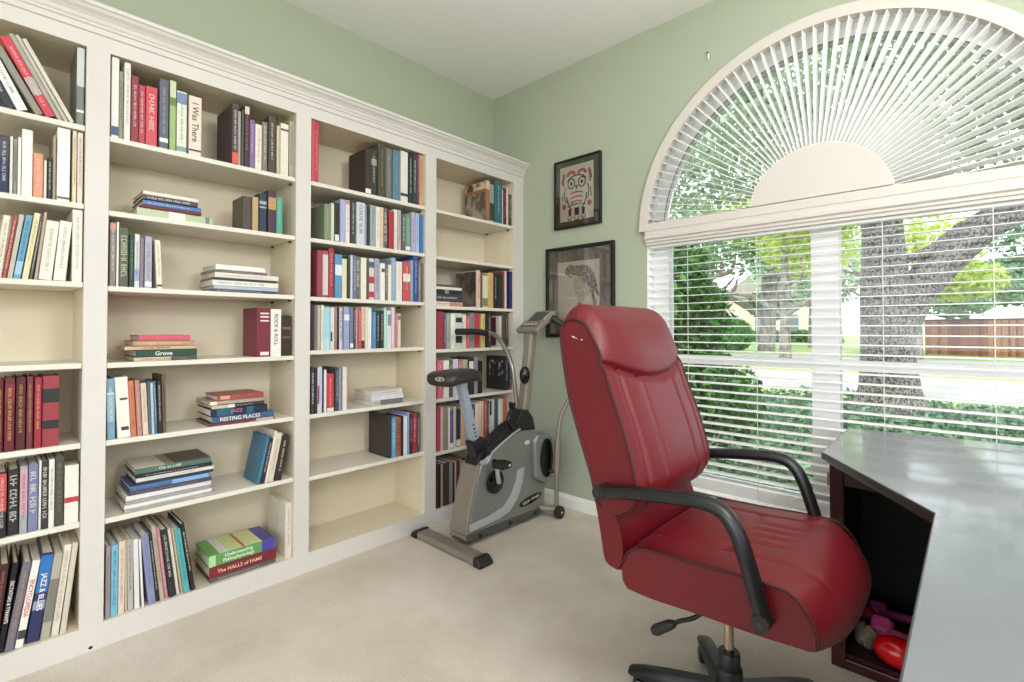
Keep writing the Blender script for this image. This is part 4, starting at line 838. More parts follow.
for (kind, bay, row), lst in rows.items():
    n = len(lst)
    if kind == 'S': lst = sorted(lst, key=lambda r: r[3])
    for i, r in enumerate(lst):
        seed += 1; rng = random.Random(seed*7)
        o = r[-1] if isinstance(r[-1], dict) else {}
        where = f"{ROWN[row]} shelf, {BAYN[bay]} bay"
        if kind == 'S':
            x0, t, h, d, lean, col, words = *FIT[id(r)], *r[5:7], FITL[id(r)], *r[8:10]
            z = TOPZ[bay][row-1]
            if bay == 1: pos = ('last' if i == n-1 else ORD[n-1-i]+' from right')
            else: pos = ORD[i]+' from left'
            lab = f"{words}, {pos}, {where}"
            if len(lab.split()) > 16: lab = f"{words}, {where}"
            grp = f"books standing on the {ROWN[row]} shelf of the {BAYN[bay]} bay"
            y = YS+rng.uniform(-.004, .006)
            d = min(d, YW-.02-y)
            e = thing('book', lab, 'book', (x0, y, z+.0004), grp)
            if lean > .6:
                a = R(lean); w = t/math.cos(a)
                sub = -t; e.location.x = x0+w
                make_book(t, d, h, col, o, e, seed)
                for c in e.children: c.data.transform(Matrix.Translation((-t, 0, 0)))
                e.rotation_euler = (0, a, 0)
            else:
                make_book(t, d, h, col, o, e, seed)
                if lean < -.6: e.rotation_euler = (0, R(lean), 0)
        else:
            _, _, _, x0, L, t, d, z, col, words = r[:10]
            xl = max(x0, BAYS[bay][0]+.003); L -= xl-x0; x0 = xl
            lab = f"{words}, {where}"
            grp = f"books stacked flat on the {ROWN[row]} shelf of the {BAYN[bay]} bay"
            y = YS+rng.uniform(-.004, .006)
            if 'b' in o: o = dict(o, b=[(1-q[1], 1-q[0], q[2]) for q in o['b']])
            o = dict(o, flat=1)
            e = thing('book', lab, 'book', (x0, y, z+.0004), grp)
            make_book(t-.0006, d, L, col, o, e, seed)
            # lay the book down: spine keeps facing the room, head of the spine to the left
            M = Matrix(((0, 0, -1, L), (0, 1, 0, 0), (1, 0, 0, 0), (0, 0, 0, 1)))
            for c in e.children: c.data.transform(M)
            e.rotation_euler = (0, 0, R(rng.uniform(-1.2, 1.2)))
# ================================================================== FRAMED PICTURES
FRB = mat('frame_black', '#14120f', .35)
PGL = glass('picture_glazing')
def picture(label, y0, y1, z0, z1, fw, mat_m, iy0, iy1, iz0, iz1):
    """y0 is the left edge seen from the room (larger y)"""
    t = thing('framed_picture', label, 'picture', (XW-.012, (y0+y1)/2, (z0+z1)/2), 'framed prints on the window wall')
    x0, x1 = XW-.024, XW-.001
    mb = MB()
    mb.box(x0, x1, y1, y0, z1-fw, z1).box(x0, x1, y1, y0, z0, z0+fw).box(x0, x1, y1, y1+fw, z0+fw, z1-fw).box(x0, x1, y0-fw, y0, z0+fw, z1-fw)
    bevel(mb.make('frame', FRB, t), .002)
    xm = XW-.012
    mb = MB()
    mb.box(xm, xm+.004, y1+fw, y0-fw, iz1, z1-fw).box(xm, xm+.004, y1+fw, y0-fw, z0+fw, iz0).box(xm, xm+.004, y1+fw, iy1, iz0, iz1).box(xm, xm+.004, iy0, y0-fw, iz0, iz1)
    mb.make('mat_board', mat_m, t)
    MB().box(xm+.004, xm+.008, y1+fw, y0-fw, z0+fw, z1-fw).make('print', mat('print_paper', '#dccfb8', .8, var=.02), t)
    MB().box(xm-.006, xm-.0045, y1+fw, y0-fw, z0+fw, z1-fw).make('glazing', PGL, t)
    return t, xm+.0036
INKB = mat('print_ink_black', '#23201e', .8); INKR = mat('print_ink_red', '#b8454a', .8); INKP = mat('print_paper_light', '#e4dac6', .8)
def flat(polys, x, name, m, parent, cy, cz, s, th=.0006, lift=0):
    mb = MB()
    for p in polys: mb.prism([(cy-a*s, cz+b*s) for a, b in p], 'x', x-th-lift, x)
    return mb.make(name, m, parent)
def ell(cx, cy, rx, ry, n=20, a0=0, a1=360, rot=0):
    out = []
    for k in range(n):
        a = R(a0+(a1-a0)*k/(n if a1-a0 == 360 else n-1)); x, y = rx*math.cos(a), ry*math.sin(a); r = R(rot)
        out.append((cx+x*math.cos(r)-y*math.sin(r), cy+x*math.sin(r)+y*math.cos(r)))
    return out
def arc(cx, cy, rx, ry, a0, a1, w, n=12):
    o = [(cx+rx*math.cos(R(a0+(a1-a0)*k/(n-1))), cy+ry*math.sin(R(a0+(a1-a0)*k/(n-1)))) for k in range(n)]
    i = [(cx+(rx-w)*math.cos(R(a0+(a1-a0)*k/(n-1))), cy+(ry-w)*math.sin(R(a0+(a1-a0)*k/(n-1)))) for k in range(n)]
    return o+i[::-1]
t1, xa = picture('smaller black-framed print of a red and black owl, upper of two pictures on green wall', 1.972, 1.620, 1.760, 2.199, .012,
                 mat('mat_dark_brown', '#3d3129', .6, var=.08), 1.932, 1.674, 1.806, 2.156)
cy, cz, s = 1.803, 1.985, .40
q = 'owl_design'
blk = [arc(-.1, .14, .075, .085, 0, 359, .02, 24), arc(.1, .14, .075, .085, 0, 359, .02, 24), ell(-.1, .14, .025, .03), ell(.1, .14, .025, .03),
       [(-.03, .1), (.03, .1), (.0, .03)], arc(0, .14, .2, .13, 20, 160, .02), arc(0, -.02, .2, .3, 185, 240, .02), arc(0, -.02, .2, .3, 300, 355, .02),
       arc(-.19, -.02, .05, .12, 90, 270, .018), arc(.19, -.02, .05, .12, -90, 90, .018), arc(0, -.24, .18, .06, 15, 165, .018),
       [(-.16, -.27), (-.1, -.25), (-.1, -.36), (-.15, -.38)], [(-.04, -.25), (.05, -.25), (.045, -.37), (-.04, -.37)], [(.1, -.25), (.16, -.27), (.15, -.38), (.1, -.36)],
       arc(-.13, -.39, .045, .05, 160, 380, .016), arc(0, -.4, .045, .05, 160, 380, .016), arc(.13, -.39, .045, .05, 160, 380, .016),
       arc(-.2, .12, .09, .25, 120, 170, .02), arc(.2, .12, .09, .25, 10, 60, .02), arc(-.21, -.1, .07, .2, 140, 185, .014), arc(.21, -.1, .07, .2, -5, 40, .014)]
red = [arc(-.1, .25, .1, .1, 20, 170, .05), arc(.1, .25, .1, .1, 10, 160, .05), arc(-.2, .1, .07, .24, 110, 175, .03), arc(.2, .1, .07, .24, 5, 70, .03),
       arc(0, -.04, .13, .05, 10, 170, .026), arc(0, -.11, .13, .05, 10, 170, .026), arc(0, -.18, .12, .05, 10, 170, .026), ell(-.24, -.21, .04, .042), ell(.24, -.21, .04, .042)]
flat(blk, xa, q, INKB, t1, cy, cz, s, .0005); flat(red, xa, q, INKR, t1, cy, cz, s, .0007)
t2, xa = picture('larger black-framed print of a standing hawk with mottled grey mat, behind the chair back', 2.042, 1.530, 1.070, 1.646, .022,
                 two_tone('mat_mottled_grey', '#6a6259', '#8d857a', 22, .7, .35, .65, stretch=(1, 1, .35)), 1.952, 1.634, 1.165, 1.549)
FEA = two_tone('hawk_feathers', '#5c554d', '#b5ab9b', 110, .8, .4, .6); FEL = two_tone('hawk_pale_feathers', '#b0a594', '#d8cdb9', 90, .8, .35, .65)
cy, cz, s = 1.79, 1.405, .345
body = [(-.30, .26), (-.26, .33), (-.18, .36), (-.08, .34), (.0, .33), (.12, .34), (.24, .29), (.33, .18), (.38, .02), (.41, -.12), (.47, -.26), (.40, -.22), (.34, -.14), (.30, -.12), (.16, -.0), (.04, .09), (-.06, .16), (-.12, .13), (-.17, .11), (-.23, .15), (-.27, .2)]
breast = [(-.12, .13), (-.06, .16), (.04, .09), (.16, 0), (.28, -.11), (.25, -.2), (.14, -.28), (.06, -.34), (-.02, -.36), (-.06, -.2), (-.1, -.02)]
tail = [(.26, -.12), (.32, -.12), (.38, -.34), (.40, -.48), (.35, -.48), (.3, -.3)]
legs = [(-.02, -.34), (.07, -.34), (.06, -.44), (.1, -.48), (-.04, -.48), (-.02, -.42)]
flat([breast], xa, 'hawk_drawing', FEL, t2, cy, cz, s, .0005)
flat([body, tail, legs], xa, 'hawk_drawing', FEA, t2, cy, cz, s, .0006)
flat([ell(-.235, .27, .015, .014, 10), [(-.3, .24), (-.27, .2), (-.24, .17), (-.285, .18)]], xa, 'hawk_drawing', INKB, t2, cy, cz, s, .0008)

# ================================================================== EXERCISE BIKE (points along +x)
YB = 1.957
bk = thing('exercise_bike', 'grey upright exercise bike with dark saddle in front of the rightmost bookcase bay', 'exercise bike', (1.95, YB, 0))
bevel(MB().box(1.592, 1.672, 1.732, 2.182, .004, .038).make('rear_stabilizer', TAUPE, bk), .008, 3)
for a, b in ((1.683, 1.733), (2.181, 2.231)):
    c = MB(); lo = a if a < 1.9 else b; hi = b if a < 1.9 else a
    c.prism([(lo, .001), (hi, .001), (hi, .042), (lo+(hi-lo)*.55, .04), (lo, .016)], 'x', 1.587, 1.677)
    bevel(c.make('end_cap', BLACKP, bk), .005)
YN, YR = 1.902, 2.012
side = [(1.705, .075), (1.735, .19), (1.778, .355), (1.81, .41), (1.865, .44), (1.96, .488), (2.06, .53), (2.14, .535), (2.25, .523), (2.345, .50), (2.365, .47), (2.345, .30), (2.335, .045), (2.3, .03), (1.72, .03)]
bevel(MB().prism(side, 'y', YN, YR).make('shell', GREYM, bk), .012, 3)
# rear fairing and black base strip
bevel(MB().prism([(1.697, .035), (1.712, .15), (1.75, .30), (1.783, .41), (1.80, .41), (1.76, .25), (1.73, .10), (1.73, .035)], 'y', YN+.002, YR+.02).make('rear_fairing', TAUPE, bk), .005)
bevel(MB().prism([(1.70, .025), (2.33, .02), (2.33, .055), (1.70, .065)], 'y', YN-.006, YR+.006).make('base_rail', mat('bike_dark_grey', '#4b4a47', .5), bk), .004)
for x in (1.79, 2.02, 2.23): MB().cyl((x, YN-.012, .04), (x, YN, .04), .012, 12).make('bolt', BLACKP, bk)
band = [(1.718, .075), (1.718, .115), (1.86, .125), (1.97, .145), (2.03, .19), (2.075, .27), (2.082, .32), (2.145, .33), (2.13, .25), (2.085, .16), (2.02, .105), (1.93, .085)]
bevel(MB().prism(band, 'y', YN-.006, YN+.002).make('silver_band', SILV, bk), .003)
front = [(2.20, .47), (2.235, .505), (2.335, .495), (2.37, .47), (2.365, .22), (2.30, .20), (2.21, .25)]
bevel(MB().prism(front, 'y', YN-.035, YR).make('flywheel_housing', GREYM, bk), .014, 3)
MB().prism([(2.305+.058*math.cos(2*math.pi*k/28), .355+.115*math.sin(2*math.pi*k/28)) for k in range(28)], 'y', YN-.041, YN-.03).make('vent_disc', BLACKG, bk)
# black cover along the top edge and the tower under the column
top = [(1.775, .40), (1.80, .455), (1.84, .475), (1.90, .50), (2.05, .575), (2.10, .59), (2.135, .65), (2.19, .65), (2.235, .60), (2.255, .525), (2.06, .535), (1.96, .492), (1.865, .445)]
bevel(MB().prism(top, 'y', YN+.008, YR-.004).make('top_cover', BLACKP, bk), .006)
MB().tube(smooth_path([(1.80, YN+.001, .41), (1.865, YN+.001, .445), (1.96, YN+.001, .492), (2.06, YN+.001, .534), (2.11, YN+.001, .548)]), .006, 8).make('edge_strip', SILV, bk, True)
# badge on the shell
bd = [(2.20+.10*math.cos(2*math.pi*k/24), .125+.022*math.sin(2*math.pi*k/24)+.012*math.cos(2*math.pi*k/24)) for k in range(24)]
bg = MB().prism(bd, 'y', YN-.004, YN+.001).make('badge', BLACKG, bk)
V, F, w, hh = text_mesh('VISION  FITNESS')
sc = .15/w
new_obj('badge_lettering', [(2.20+x*sc, YN-.0048, .125+y*sc*1.1+.12*x*sc) for x, y in V], F, mat('badge_ink', '#d9d4c8', .4), bg)
b2 = MB().prism([(2.17+.022*math.cos(2*math.pi*k/16), .463+.013*math.sin(2*math.pi*k/16)) for k in range(16)], 'y', YN-.0035, YN+.001).make('badge', mat('badge_white', '#d6d6d2', .4), bk)
# crank, pedals
cx, cz = 1.898, .297
cr = MB().lathe([(0, 0), (.056, 0), (.062, .006), (.062, .016), (.05, .022), (.02, .024), (.018, .034), (0, .034)], (0, 0, 0), 30)
cr.v = [(cx+x, YN-.0-z, cz+y) for x, y, z in cr.v]
cr.make('crank_disc', BLACKG, bk, True)
MB().tube([(cx, YN-.036, cz), (cx-.03, YN-.048, cz+.11)], [.013, .011], 10).make('crank_arm', SILV, bk, True)
MB().cyl((cx-.03, YN-.06, cz+.115), (cx-.03, YN-.03, cz+.115), .018, 14).make('crank_bolt', BLACKG, bk, True)
pd = bevel(MB().box(cx-.08, cx-.005, YN-.14, YN-.062, cz+.10, cz+.135).make('pedal', mat('pedal_black', '#1d1b19', .5), bk), .006)
MB().box(cx-.03, cx-.018, YN-.1408, YN-.1395, cz+.112, cz+.124).make('pedal_reflector', mat('reflector_white', '#e0dfd8', .3), pd)
MB().tube([(cx, YR+.01, cz), (cx+.03, YR+.03, cz-.11)], .012, 10).make('crank_arm', SILV, bk, True)
bevel(MB().box(cx-.01, cx+.08, YR+.035, YR+.14, cz-.135, cz-.10).make('pedal', mat('pedal_black', '#1d1b19', .5), bk), .006)
# seat post, collar, saddle
def bar(p0, p1, wx, wy, m, name, bev=.004):
    p0, p1 = Vector(p0), Vector(p1); d = (p1-p0).normalized(); yv = Vector((0, 1, 0)); xv = yv.cross(d).normalized()
    vv = []
    for p in (p0, p1):
        for a, b in ((-1, -1), (1, -1), (1, 1), (-1, 1)): vv.append(p+xv*(a*wx/2)+yv*(b*wy/2))
    o = new_obj(name, vv, [(0, 3, 2, 1), (4, 5, 6, 7), (0, 1, 5, 4), (1, 2, 6, 5), (2, 3, 7, 6), (3, 0, 4, 7)], m, bk)
    return bevel(o, bev)
sp = bar((1.82, YB, .47), (1.705, YB, .845), .042, .045, mat('post_silver', '#a9b7c4', .3, metal=.5), 'seat_post')
hb = MB()
for k in range(4):
    t = .1+.055*k; p = Vector((1.82, YB, .47)).lerp(Vector((1.705, YB, .845)), t+.12)
    hb.cyl(p+Vector((0, -.0235, 0)), p+Vector((0, -.02, 0)), .0055, 10)
hb.make('adjustment_hole', BLACKG, sp)
bar((1.838, YB, .42), (1.80, YB, .535), .075, .075, BLACKP, 'post_collar', .008)
MB().cyl((1.845, YB-.07, .47), (1.845, YB-.03, .47), .02, 14).make('adjustment_knob', BLACKP, bk, True)
MB().tube(smooth_path([(1.80, YB-.045, .42), (1.84, YB-.055, .41), (1.88, YB-.05, .45)]), .01, 8).make('post_bracket', SILV, bk, True)
# saddle: wide blunt rear, narrow nose
mb = MB(); rings = []; nx, na = 14, 20
for i in range(nx+1):
    t = i/nx; x = 1.545+.305*t
    hw = .118*(1-.62*max(0, (t-.12)/.88)**.8); hw *= min(1, .62+t*4); hw *= min(1, math.sqrt(max(.02, (1-t)*6)))
    ztop = .908+.008*math.sin(math.pi*t)-.02*max(0, t-.75)/.25; zb = .826+.022*min(1, t*1.6)-.006*t
    zb += .012*max(0, .12-t)/.12; ztop -= .016*max(0, .1-t)/.1
    zc, hh = (ztop+zb)/2, (ztop-zb)/2
    for k in range(na):
        a = 2*math.pi*k/na; c, s = math.cos(a), math.sin(a)
        mb.v.append((x, YB+hw*math.copysign(abs(c)**.7, c), zc+hh*math.copysign(abs(s)**.75, s)))
for i in range(nx):
    for k in range(na): mb.f.append((i*na+k, i*na+(k+1) % na, (i+1)*na+(k+1) % na, (i+1)*na+k))
mb.f.append(tuple(range(na))); mb.f.append(tuple(nx*na+k for k in range(na)))
sd = mb.make('saddle', mat('saddle_vinyl', '#2c2723', .38, bump=.08, bscale=400), bk, True)
lg = MB()
lg.v = []; 
e0 = ell(0, 0, .034, .011, 24); e1 = ell(0, 0, .029, .0075, 24)
for k in range(24):
    a, b = e0[k], e0[(k+1) % 24]; c, d = e1[(k+1) % 24], e1[k]
    xx = 1.541
    lg.add([(xx, YB-.03+p[0], .874+p[1]) for p in (a, b, c, d)]+[(xx+.006, YB-.03+p[0], .874+p[1]) for p in (a, b, c, d)], [(0, 1, 2, 3), (0, 4, 5, 1), (1, 5, 6, 2), (2, 6, 7, 3), (3, 7, 4, 0)])
lg.box(1.541, 1.547, YB-.045, YB-.015, .873, .8755); lg.box(1.541, 1.547, YB-.031, YB-.0285, .868, .881)
lg.make('saddle_emblem', mat('emblem_silver', '#c9c4b8', .4), sd)
# column, console
bar((2.195, YB, .60), (2.275, YB, 1.135), .055, .06, TAUPE, 'column', .012)
con = thing  # (readability)
c0 = Vector((2.235, YB, 1.125)); ux = Vector((.165, 0, .105)); un = Vector((-.105, 0, .165)).normalized()
def cv(a, y, n): return c0+ux*a+Vector((0, y, 0))+un*n
def slab(a0, a1, y0, y1, n0, n1, name, m, parent, bv=.004):
    vv = [cv(a, y, n) for n in (n0, n1) for a, y in ((a0, y0), (a1, y0), (a1, y1), (a0, y1))]
    return bevel(new_obj(name, vv, [(0, 3, 2, 1), (4, 5, 6, 7), (0, 1, 5, 4), (1, 2, 6, 5), (2, 3, 7, 6), (3, 0, 4, 7)], m, parent), bv)
co = slab(-.08, 1.06, -.085, .085, -.03, .006, 'console', TAUPE, bk, .012)
slab(.42, .92, -.05, .05, .005, .009, 'display', mat('console_dark', '#34332f', .35), co, .002)
slab(.08, .30, -.065, .065, .005, .009, 'button_panel', mat('console_panel', '#55524b', .45), co, .002)
for yy in (-.045, -.015, .015, .045): slab(.13, .24, yy-.01, yy+.01, .008, .012, 'button', mat('console_button', '#a39c8e', .45), co, .002)
for yy in (-.068, .068): slab(.45, .9, yy-.008, yy+.008, .005, .01, 'button', mat('console_button', '#a39c8e', .45), co, .002)
# handlebar (one sweep on the far side, rising from the tower)
hp = smooth_path([(2.20, 2.0, .60), (2.235, 2.06, .78), (2.25, 2.10, .90), (2.21, 2.13, 1.02), (2.15, 2.145, 1.085), (2.05, 2.15, 1.105)], 6)
hbar = MB().tube(hp, .014, 12).make('handlebar', mat('handlebar_grey', '#8f8c86', .3, metal=.6), bk, True)
MB().tube(smooth_path([(2.08, 2.149, 1.098), (2.0, 2.15, 1.106), (1.91, 2.15, 1.108), (1.845, 2.15, 1.107)]), .019, 12).make('grip', mat('grip_black', '#191a1c', .5), hbar, True)
# knobs
kb = MB().ball((2.15, YN+.0, .855), .034, .03, .052); kb.make('column_knob', BLACKG, bk, True)
MB().tube(smooth_path([(2.03, YN, .66), (2.0, YN-.01, .62), (2.03, YN-.01, .575), (2.08, YN, .56)]), .012, 10).make('bottle_ring', BLACKG, bk, True)
MB().tube([(2.08, YB-.02, .66), (2.08, YB-.02, .70)], [.016, .022], 12).make('tension_knob', BLACKG, bk, True)
# front leg: sleeve, wheel and the curved lever that ends in a black grip
MB().tube([(2.352, 1.825, .26), (2.36, 1.825, .46)], .021, 14).make('front_sleeve', TAUPE, bk, True)
MB().tube(smooth_path([(2.345, 1.822, .06), (2.352, 1.825, .28), (2.362, 1.825, .46), (2.39, 1.82, .60), (2.43, 1.77, .74), (2.43, 1.73, .9), (2.42, 1.76, 1.08), (2.38, 1.80, 1.15)]), .0125, 12).make('front_lever', TAUPE, bk, True)
MB().tube(smooth_path([(2.43, 1.73, 1.02), (2.42, 1.78, 1.12), (2.39, 1.84, 1.165), (2.36, 1.87, 1.19)]), .02, 12).make('grip', mat('grip_black', '#191a1c', .5), bk, True)
MB().tube([(2.30, 1.92, .275), (2.352, 1.825, .27)], .012, 10).make('front_bracket', BLACKP, bk, True)
MB().tube([(2.28, 1.94, .05), (2.345, 1.82, .05)], .02, 12).make('front_stabilizer', TAUPE, bk, True)
wl = MB().lathe([(0, 0), (.028, 0), (.036, .006), (.036, .034), (.028, .04), (0, .04)], (0, 0, 0), 24)
wl.v = [(2.345+x, 1.822-z, .037+y) for x, y, z in wl.v]
w_ = wl.make('transport_wheel', mat('wheel_rubber', '#1b1a1c', .55), bk, True)
MB().ball((2.345, 1.782, .037), .007, .004, .007, 10, 6).make('axle_cap', mat('axle_steel', '#d0cfc8', .3, metal=.7), w_, True)
# ================================================================== SWIVEL CHAIR (faces -y)
def leather():
    m = bpy.data.materials.new('burgundy_leather'); m.use_nodes = True; nt = m.node_tree; b = nt.nodes['Principled BSDF']
    b.inputs['Base Color'].default_value = lin('#620712'); b.inputs['Roughness'].default_value = .43; b.inputs['Specular IOR Level'].default_value = .45; b.inputs['Sheen Weight'].default_value = .03; b.inputs['Sheen Roughness'].default_value = .4; b.inputs['Sheen Tint'].default_value = (.85, .7, .9, 1); b.inputs['Coat Weight'].default_value = .0; b.inputs['Coat Roughness'].default_value = .3  # faint lilac sheen tint stands in for window light reflected on the leather
    tc = nt.nodes.new('ShaderNodeTexCoord'); v = nt.nodes.new('ShaderNodeTexVoronoi'); v.inputs['Scale'].default_value = 330
    n = nt.nodes.new('ShaderNodeTexNoise'); n.inputs['Scale'].default_value = 9; n.inputs['Detail'].default_value = 4
    nt.links.new(tc.outputs['Object'], v.inputs['Vector']); nt.links.new(tc.outputs['Object'], n.inputs['Vector'])
    bp = nt.nodes.new('ShaderNodeBump'); bp.inputs['Strength'].default_value = .12; bp.inputs['Distance'].default_value = .002
    b2 = nt.nodes.new('ShaderNodeBump'); b2.inputs['Strength'].default_value = .25; b2.inputs['Distance'].default_value = .01
    nt.links.new(v.outputs['Distance'], bp.inputs['Height']); nt.links.new(n.outputs['Fac'], b2.inputs['Height'])
    nt.links.new(b2.outputs['Normal'], bp.inputs['Normal']); nt.links.new(bp.outputs['Normal'], b.inputs['Normal'])
    return m
LE = leather(); PIP = mat('leather_piping', '#3f0a12', .7)
CXC, CYC = 1.47, .52
ch = thing('office_chair', 'burgundy leather high-back swivel office chair with black loop arms beside the desk', 'chair', (CXC, CYC, 0))
XA, XB = 1.20, 1.735
XM, HW = (XA+XB)/2, (XB-XA)/2
def resample(pts, n):
    P = smooth_path([(0, a, b) for a, b in pts], 10); L = [0]
    for a, b in zip(P, P[1:]): L.append(L[-1]+(b-a).length)
    out = []; j = 0
    for i in range(n):
        s = L[-1]*i/(n-1)
        while j < len(L)-2 and L[j+1] < s: j += 1
        t = (s-L[j])/max(1e-9, L[j+1]-L[j]); q = P[j].lerp(P[j+1], t); out.append((q.y, q.z))
    return out
def groove(d, w, depth): return -depth*math.exp(-(d/w)**2)
def loft(name, prof_fn, n, m, nt, parent, mtl, shrink=0.):
    """prof_fn(t) -> n points (y,z) for t in -1..1 across the chair; ends closed flat"""
    v = []; f = []
    for i in range(nt+1):
        t = -1+2*i/nt; x = XM+(HW-shrink)*t
        for y, z in prof_fn(t): v.append((x, y, z))
    for i in range(nt):
        for k in range(n-1): f.append((i*n+k, i*n+k+1, (i+1)*n+k+1, (i+1)*n+k))
        f.append((i*n+n-1, i*n, (i+1)*n, (i+1)*n+n-1))
    f.append(tuple(range(n))); f.append(tuple(nt*n+k for k in range(n)))
    o = new_obj(name, v, f, mtl, parent, smooth=True); return o
# --- seat
seat_side = [(.690, .418), (.706, .44), (.702, .49), (.672, .530), (.60, .541), (.49, .545), (.38, .552), (.30, .551), (.272, .530), (.250, .497), (.243, .463), (.250, .441), (.28, .437), (.36, .43), (.5, .424), (.62, .416)]
NP = 90
base_prof = resample(seat_side+[seat_side[0]], NP+1)[:-1]
def seat_prof(t):
    out = []; e = (1-abs(t)**2.4)
    for y, z in base_prof:
        top = max(0, min(1, (z-.50)/.03)); fr = max(0, min(1, (.33-y)/.08))
        zz = z+.016*e*top; yy = y-.048*(1-abs(t)**3)*fr+(.035*max(0, (t-.55)/.45)**2)*fr
        if top > .2 and y > .20:
            zz += groove(abs(t)-.60, .035, .006)*(1-fr*.5)
            if abs(t) < .6:
                yv = .475-.02*(1-abs(t)/.6)
                zz += groove(y-yv, .008, .006)
                for k, q in enumerate((-.32, -.13, .06, .25)):
                    if .33 < y < .47: zz += groove(t-q, .05, .005)*math.sin(math.pi*(y-.33)/.14)
        out.append((yy, zz))
    return out
seat = loft('seat', seat_prof, NP, None, 72, ch, LE)
for xx in (XA, XB): MB().tube([(xx, y, z) for y, z in base_prof[6:54:2]], .004, 8).make('piping', PIP, seat, True)
MB().box(XM-.17, XM+.17, .28, .62, .405, .43).make('seat_pan', BLACKP, ch)
# --- backrest
XBK = 1.695; SX = (XM, HW); XM, HW = (XA+XBK)/2, (XBK-XA)/2
rear = [(.752, .612), (.782, .622), (.795, .66), (.806, .70), (.852, .824), (.888, .938), (.908, 1.06), (.914, 1.13), (.908, 1.175)]
topc = [(.892, 1.192), (.870, 1.198), (.848, 1.192)]
frontp = [(.822, 1.172), (.797, 1.12), (.775, 1.065), (.747, .967), (.694, .824), (.664, .715), (.662, .68), (.672, .64), (.694, .617), (.724, .608)]
bs = rear+topc+frontp
NB = 260
bprof = resample(bs+[bs[0]], NB+1)[:-1]
def back_prof(t):
    out = []; e = 1-abs(t)**3.0
    cor = max(0, (abs(t)-.80)/.2)**2
    for k, (y, z) in enumerate(bprof):
        isf = k/NB > .475
        yy, zz = y, z
        if z > 1.0: zz -= .045*cor*(z-1.0)/.19
        if isf and z < .66: zz += .05*cor*max(0, t)
        if isf and z > .60:
            s = max(0, min(1, (z-.60)/.08))*max(0, min(1, (1.2-z)/.05))
            bul = .024*e*s
            zs_ = .972+.055*(t*t)               # head panel seam dips at the centre
            if z > zs_: bul += .012*e*math.sin(math.pi*min(1, (z-zs_)/.2))*s
            bul += groove(z-zs_, .011, .012)*s
            if z < zs_:
                bul += groove(t+.42, .03, .008)*s+groove(t-.42, .03, .008)*s+groove(abs(t)-.78, .04, .007)*s
            yy -= bul
        elif not isf and .55 < z < 1.15:
            yy += .02*e
        out.append((yy, zz))
    return out
back = loft('backrest', back_prof, NB, None, 110, ch, LE)
for xx in (XA, XBK):
    t = -1 if xx == XA else 1; P_ = back_prof(t)
    MB().tube([(xx, y, z) for y, z in P_[4:-6:4]], .0045, 8).make('piping', PIP, back, True)
# lower strap joining back and seat
lowp = [(.735, .438), (.764, .452), (.777, .53), (.79, .61), (.803, .69), (.778, .70), (.748, .645), (.722, .59), (.708, .52), (.712, .455)]
NL = 40; lp = resample(lowp+[lowp[0]], NL+1)[:-1]
def low_prof(t):
    c = .02*max(0, (abs(t)-.8)/.2)**2
    return [(y, z+c*max(-1, min(1, (.57-z)/.1))) for y, z in lp]
sm = MB()
for (y, z, w_, h_) in ((.868, 1.098, .006, .0022), (.858, 1.094, .0022, .0016), (.838, 1.090, .004, .0018)):
    sm.prism([(y+w_*math.cos(k*.7854), z+h_*math.sin(k*.7854)+.3*w_*math.cos(k*.7854)) for k in range(8)], 'x', XA-.0012, XA+.001)
sm.make('scuff_mark', mat('scuff_pale', '#d8c8c4', .7), back)
low = loft('lower_back_strap', low_prof, NL, None, 40, ch, LE, .004)
XM, HW = SX
# --- arms
for s, xx in ((-1, XA-.026), (1, XB+.012)):
    path = smooth_path([(xx, .755, .672), (xx, .65, .690), (xx, .53, .706), (xx, .455, .708), (xx, .415, .688), (xx, .388, .64), (xx, .362, .56), (xx, .345, .50), (xx, .338, .475)], 7)
    arm = MB()
    # flattened tube: elliptic section
    seg = 14; n = len(path); rings = []
    for i, p in enumerate(path):
        d = (path[min(i+1, n-1)]-path[max(i-1, 0)]).normalized(); u = Vector((1, 0, 0)); w = d.cross(u)
        sc = 1 if 1 < i < n-2 else .93
        rings += [p+u*(.024*sc*math.cos(2*math.pi*k/seg))+w*(.0175*sc*math.sin(2*math.pi*k/seg)) for k in range(seg)]
    f = [(i*seg+k, i*seg+(k+1) % seg, (i+1)*seg+(k+1) % seg, (i+1)*seg+k) for i in range(n-1) for k in range(seg)]
    f += [tuple(range(seg)), tuple((n-1)*seg+k for k in range(seg))]
    ar = new_obj('armrest', rings, f, mat('arm_black', '#111113', .36, bump=.06, bscale=600), ch, True)
    ar['label'] = 'black loop armrest'
    for (y, z) in ((.752, .673), (.342, .482)):
        MB().cyl((xx-.024, y, z), (xx+.024, y, z), .0185, 18).make('armrest_end', BLACKP, ar, True)
        MB().cyl((xx-.0265 if s < 0 else xx+.0235, y, z), (xx-.0235 if s < 0 else xx+.0265, y, z), .006, 10).make('bolt', mat('bolt_grey', '#3a3a3c', .4, metal=.4), ar)
        MB().cyl((xx, y, z), (XA+.03 if s < 0 else (XBK if z > .6 else XB)-.03, y, z), .018, 12).make('mounting_stud', BLACKP, ar)
